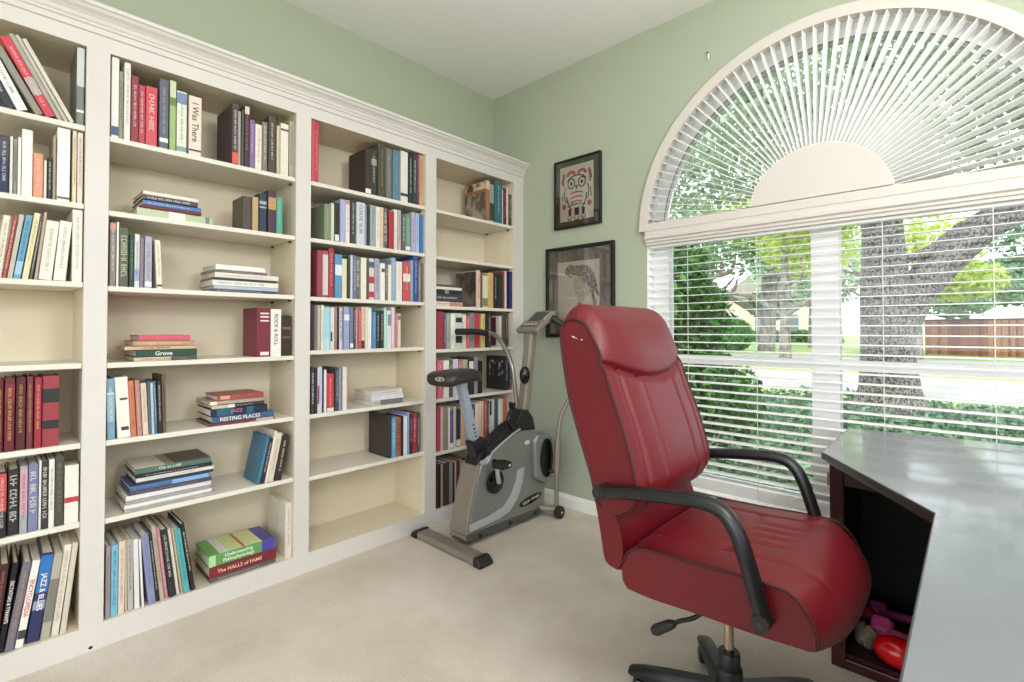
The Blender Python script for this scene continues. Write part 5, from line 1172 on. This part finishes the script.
# --- under-frame
bevel(MB().box(CXC-.09, CXC+.09, CYC-.12, CYC+.10, .345, .408).make('tilt_mechanism', BLACKP, ch), .012, 3)
MB().cyl((CXC, CYC, .18), (CXC, CYC, .36), .0135, 24).make('gas_cylinder', mat('chrome_warm', '#c4b09a', .18, metal=.95), ch, True)
MB().lathe([(0, .045), (.036, .045), (.036, .15), (.034, .155), (.030, .158), (.030, .196), (.027, .20), (.0145, .20), (.0145, .19), (0, .19)], (CXC, CYC, 0), 28).make('hub_sleeve', BLACKP, ch, True)
MB().tube(smooth_path([(CXC-.08, CYC+.0, .375), (1.36, .535, .358), (1.335, .565, .332), (1.33, .60, .312), (1.33, .62, .296)]), .006, 10).make('lever_rod', BLACKP, ch, True)
mb = MB().tube([(1.33, .618, .297), (1.33, .63, .29), (1.33, .672, .258), (1.33, .682, .251)], [.009, .014, .016, .012], 12)
mb.make('lever_paddle', mat('lever_dark', '#2a2623', .5), ch, True)
for k in range(5):
    a = R(108+72*k); d = Vector((math.cos(a), math.sin(a), 0)); e = Vector((-d.y, d.x, 0)); o_ = Vector((CXC, CYC, 0))
    vv = []; ff = []
    sec = [(.02, .04, .105, .028), (.09, .05, .10, .027), (.17, .056, .093, .026), (.24, .060, .084, .025), (.275, .062, .075, .022), (.285, .064, .07, .016)]
    for r, z0, z1, hw in sec:
        for (sx, sz) in ((-1, 0), (1, 0), (1, .7), (.6, 1), (-.6, 1), (-1, .7)):
            vv.append(o_+d*r+e*(hw*sx)+Vector((0, 0, z0+(z1-z0)*sz)))
    for i in range(len(sec)-1):
        for j in range(6): ff.append((i*6+j, i*6+(j+1) % 6, (i+1)*6+(j+1) % 6, (i+1)*6+j))
    ff += [tuple(range(6)), tuple((len(sec)-1)*6+j for j in range(6))]
    lg = new_obj('leg', vv, ff, BLACKP, ch, True)
    c = o_+d*.25
    MB().cyl(c+Vector((0, 0, .04)), c+Vector((0, 0, .075)), .008, 10).make('caster_stem', BLACKP, lg)
    for s in (-1, 1):
        q = c+e*(.014*s)
        MB().tube([q-e*.009+Vector((0, 0, .026)), q-e*.006+Vector((0, 0, .026)), q+e*.006+Vector((0, 0, .026)), q+e*.009+Vector((0, 0, .026))], [.021, .0255, .0255, .021], 18).make('caster_wheel', BLACKG, lg, True)

# ================================================================== DESK
DKT = mat('desk_edge_dark', '#2b2527', .3, coat=.3)
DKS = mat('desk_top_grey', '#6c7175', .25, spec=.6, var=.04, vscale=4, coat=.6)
MAH = mat('mahogany', '#3b0f12', .35, var=.2, vscale=12, coat=.3)
MAD = mat('cabinet_shade_dark', '#080606', .7)  # near-black: shade inside the open cabinet put into the colour
dk = thing('desk', 'dark mahogany L-shaped desk with glossy top in front of the window', 'desk', (1.95, -.2, 0))
ZT = .715
top = [(1.893, .369), (2.43, .379), (2.47, .10), (2.49, -.9), (.42, -.9), (.42, .067), (1.437, .067)]
dt = MB().prism(top, 'z', ZT-.022, ZT).make('desktop', DKT, dk); bevel(dt, .003, 2)
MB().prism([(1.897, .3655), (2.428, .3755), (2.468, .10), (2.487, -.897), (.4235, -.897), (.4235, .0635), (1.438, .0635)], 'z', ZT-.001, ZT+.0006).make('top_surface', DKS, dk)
inn = [(1.91, .357), (2.42, .367), (2.46, .10), (2.48, -.88), (.45, -.88), (.45, .055), (1.445, .055)]
MB().prism(inn, 'z', ZT-.034, ZT-.022).make('top_molding', MAH, dk)
# cabinet under the left end: front faces -x at x = 1.95
F0 = 1.952
mb = MB().box(F0, F0+.02, .318, .358, 0, ZT-.034)          # stile
mb.box(F0, F0+.02, -.30, -.26, 0, ZT-.034)
mb.box(F0, F0+.02, -.26, .318, .60, ZT-.034)               # top rail
mb.box(F0, F0+.02, -.26, .318, 0, .034)                    # bottom rail
bevel(mb.make('cabinet_frame', MAH, dk), .003)
MB().box(F0+.02, 2.42, .338, .358, 0, ZT-.034).make('side_panel', MAH, dk)
MB().box(F0+.02, 2.42, -.30, -.28, 0, ZT-.034).make('side_panel', MAH, dk)
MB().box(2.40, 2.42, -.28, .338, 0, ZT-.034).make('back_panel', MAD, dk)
MB().box(F0+.02, 2.40, -.28, .338, .02, .042).make('cabinet_floor', MAH, dk)
MB().box(F0+.02, 2.40, .333, .3385, .042, ZT-.05).make('lining', MAD, dk)  # dark sheet added in place of shade on the inner side
MB().box(F0-.004, F0+.004, .3585, .364, .595, .637).make('hinge', mat('hinge_brass', '#a89878', .35, metal=.7), dk)
MB().box(.45, .475, -.86, .04, 0, ZT-.034).make('leg_panel', MAH, dk)
MB().box(.475, F0, -.50, -.48, .25, ZT-.045).make('modesty_panel', MAH, dk)
# things kept on the cabinet floor
def dumbbell(label, p, ang, m, L=.19, hr=.036):
    t = thing('dumbbell', label, 'dumbbell', p, 'dumbbells in the desk cabinet')
    d = Vector((math.cos(ang), math.sin(ang), 0))
    for s in (-1, 1):
        c = Vector(p)+d*(s*L*.36)
        e = Vector((-d.y, d.x, 0)); vv = []
        for q, rr in ((-L*.14, hr*.84), (-L*.11, hr), (L*.11, hr), (L*.14, hr*.84)):
            for k in range(6):
                a = R(30+60*k); vv.append(c+d*q+e*(rr*math.cos(a))+Vector((0, 0, rr*math.sin(a)+hr*.87)))
        ff = [(i*6+k, i*6+(k+1) % 6, (i+1)*6+(k+1) % 6, (i+1)*6+k) for i in range(3) for k in range(6)]+[tuple(range(6)), tuple(18+k for k in range(6))]
        bevel(new_obj('head', vv, ff, m, t), .005)
    MB().cyl(Vector(p)-d*(L*.26)+Vector((0, 0, hr*.87)), Vector(p)+d*(L*.26)+Vector((0, 0, hr*.87)), .015, 14).make('handle', m, t, True)
    return t
PK = mat('pink_vinyl', '#d4528c', .45)
dumbbell('pink hex dumbbell behind the red ball in the desk cabinet', (2.125, .168, .0425), R(-97), PK, .20, .046)
dumbbell('second pink hex dumbbell lying deeper in the dark cabinet', (2.29, .20, .0425), R(-84), mat('magenta_vinyl', '#a8407a', .45))
bl_ = thing('exercise_ball', 'shiny red oval weighted ball at the front of the desk cabinet', 'ball', (2.005, .185, .0425))
MB().ball((2.005, .185, .0425+.046), .046, .066, .046, 28, 18).make('ball_shell', mat('red_vinyl', '#e01418', .22, coat=.4), bl_, True)
rd = tag(MB().ball((2.235, .292, .0425+.028), .03, .03, .028, 20, 14).make('small_ball', mat('red_ball_dull', '#b02030', .5), None, True), 'small dull red ball behind the beige pouch in the desk cabinet', 'ball')
pb = MB(); 
for i in range(9):
    t = i/8
    for k in range(14):
        a = 2*math.pi*k/14; r = math.sin(math.pi*min(1, .12+t*.84))**.5
        pb.v.append((2.075+.04*r*math.cos(a)+.012*math.sin(3*a+t*4)*r, .276+.036*r*math.sin(a), .0425+.066*t+.008*math.sin(2*a)*t))
for i in range(8):
    for k in range(14): pb.f.append((i*14+k, i*14+(k+1) % 14, (i+1)*14+(k+1) % 14, (i+1)*14+k))
pb.f += [tuple(range(14)), tuple(8*14+k for k in range(14))]
tag(pb.make('cloth_pouch', mat('pouch_beige', '#8f7f6c', .8, var=.12, vscale=30), None, True), 'crumpled beige cloth pouch beside the red ball in the desk cabinet', 'pouch')
# ================================================================== OUTSIDE
def slabx(name, x0, x1, z, m, y0=-80, y1=90):
    return MB().box(x0, x1, y0, y1, z-.1, z).make(name, m)
GR = two_tone('lawn_grass', '#7c9455', '#a0b274', 1.2, .95, .35, .65)
GY = two_tone('dry_grass', '#a9b46a', '#c2c888', 1.5, .95, .35, .65)
PV = two_tone('pale_concrete', '#a5a19a', '#b5b1aa', .8, .9, .35, .65)
struct(slabx('ground', -40, 12.0, GZ-.02, two_tone('dark_soil', '#3a4a30', '#4f5f3c', 3, .95)))
struct(slabx('lawn', 11.9, 13.3, GZ-.01, GY))
struct(slabx('street', 13.2, 20, GZ-.03, PV))
struct(slabx('lawn', 19.9, 22.7, GZ, GY))
struct(slabx('driveway', 22.6, 31, GZ-.02, PV))
struct(slabx('lawn', 30.9, 140, GZ-.01, GR, -120, 160))
rng = random.Random(5)
def leaf_cloud(name, pts, size, m, parent=None, flatness=0., seed=1):
    """small two-triangle leaves scattered at the given points"""
    r = random.Random(seed); V = []; F = []
    for p in pts:
        n = Vector((r.gauss(0, 1), r.gauss(0, 1), r.gauss(0, 1)+flatness)).normalized()
        a = n.orthogonal().normalized(); a.rotate(Matrix.Rotation(r.uniform(0, 6.28), 3, n)); b = n.cross(a); s = size*r.uniform(.6, 1.25)
        i = len(V); p = Vector(p)
        V += [p-a*s, p-b*s*.45+n*s*.12, p+a*s, p+b*s*.45+n*s*.12]; F.append((i, i+1, i+2, i+3))
    me = bpy.data.meshes.new(name); off = parent.location if parent else Vector((0, 0, 0))
    me.from_pydata([tuple(v-off) for v in V], [], F); me.materials.append(m)
    o = bpy.data.objects.new(name, me); COL.objects.link(o)
    if parent: o.parent = parent
    return o
def blob_pts(c, r, n, rg, shell=.55):
    out = []
    for _ in range(n):
        d = Vector((rg.gauss(0, 1), rg.gauss(0, 1), rg.gauss(0, 1))).normalized(); q = rg.uniform(shell, 1)**.6
        out.append((c[0]+r[0]*d.x*q, c[1]+r[1]*d.y*q, c[2]+r[2]*d.z*q))
    return out
# low glossy ground cover below the window
rg = random.Random(3); pts = []
for _ in range(30000):
    x = 2.95+8.3*rg.random()**1.25; y = rg.uniform(-2.2-.25*x, .9+.42*x)
    pts.append((x, y, GZ+rg.uniform(.02, .26)+.05*math.sin(x*2.1)*math.cos(y*1.7)))
gc = leaf_cloud('ground_cover', pts, .06, leafmat('groundcover_leaf', '#3c6446', '#93b58c'), None, .9, 4)
tag(gc, 'low leafy green ground cover spreading below the window', 'plants', kind='stuff')
# big shrub on the left
sb = thing('shrub', 'tall dense dark green shrub standing close outside the left pane', 'shrub', (5.6, 3.0, GZ))
rg = random.Random(8); pts = []
for c, r, n in (((5.7, 3.3, .55), (.95, 1.25, .95), 6500), ((5.7, 3.1, 1.25), (.8, 1.05, .8), 5000), ((5.75, 3.0, 1.85), (.6, .75, .6), 2600), ((5.7, 2.55, .3), (.8, .9, .7), 4000), ((5.8, 2.6, 1.25), (.55, .6, .6), 2200)):
    pts += blob_pts(c, r, n, rg, .5)
leaf_cloud('foliage', pts, .062, leafmat('shrub_leaf', '#16401f', '#5f9f38', .4), sb, .3, 9)
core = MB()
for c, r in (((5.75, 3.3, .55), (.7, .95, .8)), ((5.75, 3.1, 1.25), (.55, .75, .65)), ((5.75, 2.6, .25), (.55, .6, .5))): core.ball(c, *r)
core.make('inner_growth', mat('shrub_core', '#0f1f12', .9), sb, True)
# oak with a forked trunk
BARK = two_tone('oak_bark', '#48433f', '#a09991', 34, .95, .42, .58, stretch=(1, 1, .75), bump=1.)
def trunk(name, pts, rad, m, parent, seg=16):
    p = smooth_path(pts, 5); n = len(p); rr = []
    for i in range(n):
        t = i/(n-1)*(len(rad)-1); k = min(int(t), len(rad)-2); rr.append(rad[k]+(rad[k+1]-rad[k])*(t-k))
    return MB().tube(p, rr, seg).make(name, m, parent, True)
ok = thing('oak_tree', 'large oak with rough grey forked trunk close to the street', 'tree', (9.8, .95, GZ))
trunk('trunk', [(9.75, .97, GZ), (9.72, .97, .2), (9.68, .99, .9), (9.66, 1.0, 1.7), (9.62, 1.02, 2.6), (9.55, 1.1, 4.2), (9.4, 1.3, 6.0)], [.60, .40, .34, .33, .27, .24, .16], BARK, ok)
trunk('limb', [(9.75, .92, .80), (9.85, .76, 1.40), (9.92, .52, 1.88), (10.05, .24, 2.25), (10.2, -.1, 2.62), (10.4, -.42, 2.85), (10.62, -.85, 3.05), (11.1, -1.7, 3.3)], [.22, .26, .26, .25, .235, .22, .2, .16], BARK, ok)
trunk('limb', [(9.62, .8, 2.2), (9.8, .5, 2.3), (10.2, .1, 2.75)], [.09, .07, .04], BARK, ok, 10)
trunk('limb', [(9.5, 1.15, 4.2), (9.2, 2.2, 4.9), (9.3, 3.6, 5.6)], [.15, .12, .07], BARK, ok, 10)
trunk('limb', [(11.2, -.8, 3.4), (11.6, -1.0, 4.4), (11.4, -.8, 5.6)], [.13, .1, .05], BARK, ok, 10)
LG = leafmat('oak_leaf', '#8a9f80', '#bccbae', .5, .4)  # leaf colour paled and greyed to carry the outdoor haze
rg = random.Random(21); pts = []
for c, r, n in (((9.6, 1.6, 6.2), (2.8, 2.8, 1.5), 4200), ((11.5, -2.2, 5.4), (2.2, 2.4, 1.3), 3000), ((9.3, 4.2, 5.8), (2.0, 2.0, 1.2), 2600), ((9.0, .2, 5.3), (1.6, 1.8, .8), 1400), ((9.3, 2.8, 4.7), (1.2, 1.2, .6), 700), ((10.2, -.2, 4.7), (1.9, 1.8, .6), 1300), ((11.2, -1.6, 4.9), (1.7, 1.6, .6), 1000), ((7.31, 3.11, 3.32), (1.1, 1.3, 0.55), 700), ((8.09, 2.71, 3.8), (1.3, 1.5, 0.7), 900), ((8.13, 2.21, 4.46), (1.3, 1.5, 0.8), 800), ((11.06, -0.18, 4.68), (1.3, 1.5, 0.8), 900), ((12.11, -0.56, 4.04), (1.2, 1.4, 0.6), 700), ((9.23, 0.3, 4.95), (1.2, 1.4, 0.7), 700)):
    pts += blob_pts(c, r, n, rg, .2)
leaf_cloud('crown', pts, .085, LG, ok, .2, 22)
# trees beyond
def tree(label, x, y, h, rads, leaf, seed, trunk_r=.22, lean=0., n=2600, size=.16, fork=True, group='trees across the street', clumps=None):
    t = thing('street_tree', label, 'tree', (x, y, GZ), group); rg = random.Random(seed)
    b = two_tone('grey_bark', '#6c655e', '#a09a92', 8, .95, .35, .65, stretch=(1, 1, .4))
    trunk('trunk', [(x, y, GZ), (x+lean*.2, y+lean*.3, h*.25), (x+lean*.5, y+lean*.6, h*.5), (x+lean, y+lean, h*.8)], [trunk_r*1.3, trunk_r, trunk_r*.75, trunk_r*.3], b, t, 10)
    if fork:
        for k in range(6):
            a = rg.uniform(0, 6.28); L = h*rg.uniform(.3, .5); z0 = h*rg.uniform(.2, .42)
            trunk('branch', [(x, y, z0), (x+L*.4*math.cos(a), y+L*.4*math.sin(a), z0+L*.25), (x+L*.75*math.cos(a+.3), y+L*.75*math.sin(a+.3), z0+L*.35), (x+L*math.cos(a+.2), y+L*math.sin(a+.2), z0+L*.62)], [trunk_r*.6, trunk_r*.45, trunk_r*.3, trunk_r*.12], b, t, 8)
    pts = []
    for c in (clumps or [(0, 0, h*.75, rads[0], rads[1], rads[2])]):
        pts += blob_pts((x+c[0], y+c[1], c[2]), c[3:6], n//len(clumps or [1]), rg, .1)
    leaf_cloud('crown', pts, size, leaf, t, .3, seed+1)
    return t
YG = leafmat('yellow_green_leaf', '#a3bd3c', '#d6e07a', .5, .5); MG = leafmat('mid_green_leaf', '#5f8a5c', '#a8c696', .5, .4); DG = leafmat('deep_green_leaf', '#3f6b3f', '#7fa86a', .5, .3)
tree('bright yellow-green tree showing behind the window mullion', 24, 6.0, 7.5, (4, 3.6, 2.0), YG, 31, .2, n=4200, size=.17, clumps=[(0, 0, 6.2, 3.4, 3.2, 1.6), (1, -.6, 4.7, 2.2, 1.9, 1.3), (0, -2.0, 6.0, 2.2, 2.0, 1.3)])
tree('pale tree with twisted bare lower branches left of the mullion', 30, 12.0, 8, (5, 5, 2.6), MG, 33, .38, 1.2, n=5200, size=.22, clumps=[(0, 0, 7.4, 4.6, 4.6, 2.0), (0, 4, 6.4, 3, 3, 1.6), (0, 2, 5.0, 3, 3.4, 1.2)])
tree('grey-trunked tree across the street, seen beside the mullion', 34, 9.6, 9, (4, 4, 2.4), MG, 35, .42, -.8, n=2200, size=.24)
tree('pale green tree in front of the cream house', 45, 9.2, 8, (5, 5, 3.2), leafmat('hazy_leaf', '#9db59a', '#cddbc6', .6, .4), 37, .35, n=3400, size=.28)  # haze is put into these pale leaf colours
tree('green tree leaning over the left end of the wooden fence', 37.8, .3, 5.5, (3, 2.6, 1.3), MG, 39, .2, n=3600, size=.17, clumps=[(-1.9, .3, 2.6, 1.7, 1.7, .95), (0, -.6, 3.6, 2.6, 2.4, 1.3), (-1, -2.2, 3.0, 1.6, 1.6, .7)])
tree('dark branching tree behind the wooden fence near the photo edge', 40, -4.4, 8, (4, 3, 2), DG, 41, .3, -1.0, n=3400, size=.2, clumps=[(0, 1.5, 6.6, 3.4, 3.4, 1.3), (-.5, -1.5, 5.6, 3, 3, 1.4), (0, 2.6, 4.6, 2, 1.8, .8)])
tree('rounded dark tree far down the street right of the mullion', 52, 14.2, 6, (3, 2.4, 1.7), DG, 43, .3, n=2000, size=.26, fork=False, clumps=[(0, 0, 3.6, 2.6, 2.2, 1.6)])
tree('yellow-green tree seen between the two forks of the oak', 30.93, 2.01, 8, (4, 3, 2), YG, 45, .22, n=3600, size=.17, clumps=[(0, 0, 5.0, 2.6, 2.6, 2.0), (0, -1.5, 3.4, 1.6, 1.8, 1.0)])
# round bush by the far lawn
rb = thing('round_bush', 'small rounded green bush on the far lawn beside the tall shrub', 'bush', (34, 11.6, GZ))
leaf_cloud('foliage', blob_pts((34, 11.6, .75), (1.2, 1.2, 1.1), 2200, random.Random(51), .5), .17, leafmat('bush_leaf', '#5f9a50', '#8fc078', .5), rb, .3, 52)
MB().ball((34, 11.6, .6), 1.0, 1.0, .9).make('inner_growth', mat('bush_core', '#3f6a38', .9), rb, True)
hd = tag(leaf_cloud('clipped_hedge', [(62+random.Random(i).uniform(-.5, .5), random.Random(i+9).uniform(10, 23), GZ+random.Random(i+5).uniform(0, 1.3)) for i in range(2200)], .28, DG, None, .2, 61), 'low clipped hedge in front of the cream house', 'hedge')
# wooden fence, side by side boards
FW = leafmat('cedar_board', '#7d4a33', '#b07a58', .85, 0.)
fe = thing('wooden_fence', 'reddish brown board fence beyond the street, right of the oak', 'fence', (36, -4, GZ))
p0, p1 = Vector((36.58, 1.98, 0)), Vector((33.6, -8.3, 0)); dv = (p1-p0); Ln = dv.length; dv.normalize(); nv = Vector((-dv.y, dv.x, 0))
mb = MB(); k = 0; s = 0.
while s < Ln:
    a = p0+dv*s; b = p0+dv*(s+.135); z1 = 1.62+.012*((k*7) % 3)
    mb.add([a-nv*.01+Vector((0, 0, GZ+.03)), b-nv*.01+Vector((0, 0, GZ+.03)), b+nv*.01+Vector((0, 0, GZ+.03)), a+nv*.01+Vector((0, 0, GZ+.03)),
            a-nv*.01+Vector((0, 0, z1)), b-nv*.01+Vector((0, 0, z1)), b+nv*.01+Vector((0, 0, z1)), a+nv*.01+Vector((0, 0, z1))],
           [(0, 3, 2, 1), (4, 5, 6, 7), (0, 1, 5, 4), (1, 2, 6, 5), (2, 3, 7, 6), (3, 0, 4, 7)])
    s += .142; k += 1
mb.make('board_panel', FW, fe)
mb = MB(); s = 0.
rb_ = lambda s0, s1, z0, z1, o0, o1: MB().add([p0+dv*q+nv*o+Vector((0, 0, z)) for z in (z0, z1) for q, o in ((s0, o0), (s1, o0), (s1, o1), (s0, o1))], [(0, 3, 2, 1), (4, 5, 6, 7), (0, 1, 5, 4), (1, 2, 6, 5), (2, 3, 7, 6), (3, 0, 4, 7)])
rb_(0, Ln, 1.60, 1.70, -.03, .03).make('cap_rail', mat('cedar_dark', '#6a3c2a', .85), fe)
s = .0
while s < Ln: rb_(s, s+.09, GZ, 1.66, .012, .10).make('post', mat('cedar_dark', '#6a3c2a', .85), fe); s += 2.3
# houses far back
def house(label, x, y0, y1, hw, hr, wm, rm, wins):
    t = thing('house', label, 'house', (x, (y0+y1)/2, GZ), 'houses across the street')
    MB().box(x, x+8, y0, y1, GZ, hw).make('wall', wm, t)
    MB().prism([(y0-.5, hw), (y1+.5, hw), ((y0+y1)/2, hr)], 'x', x-.5, x+8.5).make('roof', rm, t)
    for (a, b, c, d) in wins:
        f = MB().box(x-.06, x+.02, a-.08, b+.08, c-.08, d+.08).make('window', mat('house_trim', '#ece8e0', .6), t)
        MB().box(x-.08, x-.06, a, b, c, d).make('pane', mat('house_pane', '#77827f', .15), f)
    return t
HW_ = mat('house_wall_cream', '#dcccb2', .9, var=.04, vscale=.5); HR_ = mat('house_roof_grey', '#a79f96', .9, var=.08, vscale=1)
house('cream house with grey gabled roof far behind the lawn, left of the mullion', 68, 14, 25, 5.2, 9.0, HW_, HR_, [(15.5, 17, 1, 3), (19, 20.5, 1, 3), (22.5, 24, 1, 3)])
house('pale grey house far down the street, glimpsed left of the fence', 88, 4.6, 9.5, 2.2, 3.4, mat('house_wall_grey', '#d5d3d0', .9, var=.03, vscale=.5), HR_, [(5.2, 6.2, .5, 1.6), (7.6, 8.6, .5, 1.6)])

# ================================================================== SKY, LIGHT, CAMERA
w = bpy.data.worlds.new('World'); S.world = w; w.use_nodes = True
bg_ = w.node_tree.nodes['Background']; bg_.inputs['Color'].default_value = (.86, .93, 1.0, 1); bg_.inputs['Strength'].default_value = 2.9
def area(name, loc, target, sx, sy, power, col=(1, 1, 1)):
    l = bpy.data.lights.new(name, 'AREA'); l.shape = 'RECTANGLE'; l.size = sx; l.size_y = sy; l.energy = power; l.color = col
    o = bpy.data.objects.new(name, l); COL.objects.link(o); o.location = loc
    o.rotation_euler = (Vector(target)-Vector(loc)).to_track_quat('-Z', 'Y').to_euler(); return o
sun = bpy.data.lights.new('sun', 'SUN'); sun.energy = 1.1; sun.angle = R(2); sun.color = (1, .96, .88)
so = bpy.data.objects.new('sun', sun); COL.objects.link(so)
so.rotation_euler = Vector((.55, .35, -1.0)).to_track_quat('-Z', 'Y').to_euler()
area('room_fill', (-1.2, -1.25, 1.8), (2.0, 1.9, 1.2), 1.1, 1.1, 36, (1, .985, .97))  # unseen fill light added behind the camera to brighten the room
area('ceiling_wash', (.5, .2, 1.9), (.5, .2, 3), .6, .6, 30, (1, .985, .97))  # added uplight out of view, lifts the ceiling brightness
pl = bpy.data.lights.new('overhead_fill', 'POINT'); pl.energy = 78; pl.shadow_soft_size = .22; pl.color = (1, .985, .97)  # added point light with no fixture, evens out the room brightness
po = bpy.data.objects.new('overhead_fill', pl); COL.objects.link(po); po.location = (.9, -.8, 2.1)

cam = bpy.data.cameras.new('camera'); co_ = bpy.data.objects.new('camera', cam); COL.objects.link(co_); S.camera = co_
yaw, pitch = .818, .0159
fw = Vector((math.sin(yaw)*math.cos(pitch), math.cos(yaw)*math.cos(pitch), math.sin(pitch)))
co_.location = (0, 0, CAM_H); co_.rotation_euler = fw.to_track_quat('-Z', 'Y').to_euler()
cam.sensor_width = 36; cam.sensor_fit = 'HORIZONTAL'; cam.lens = 493.1154/1024*36
cam.shift_x = (512-510.6643)/1024; cam.shift_y = -(341-321.6753)/1024
cam.clip_start = .02; cam.clip_end = 500
vs = S.view_settings; vs.view_transform = 'Standard'; vs.look = 'None'; vs.gamma = 1; vs.use_curve_mapping = False; vs.exposure = 0.0
S.cycles.use_denoising = True; S.cycles.max_bounces = 8; S.cycles.diffuse_bounces = 5; S.cycles.glossy_bounces = 4; S.cycles.transparent_max_bounces = 16
S.cycles.caustics_reflective = False; S.cycles.caustics_refractive = False
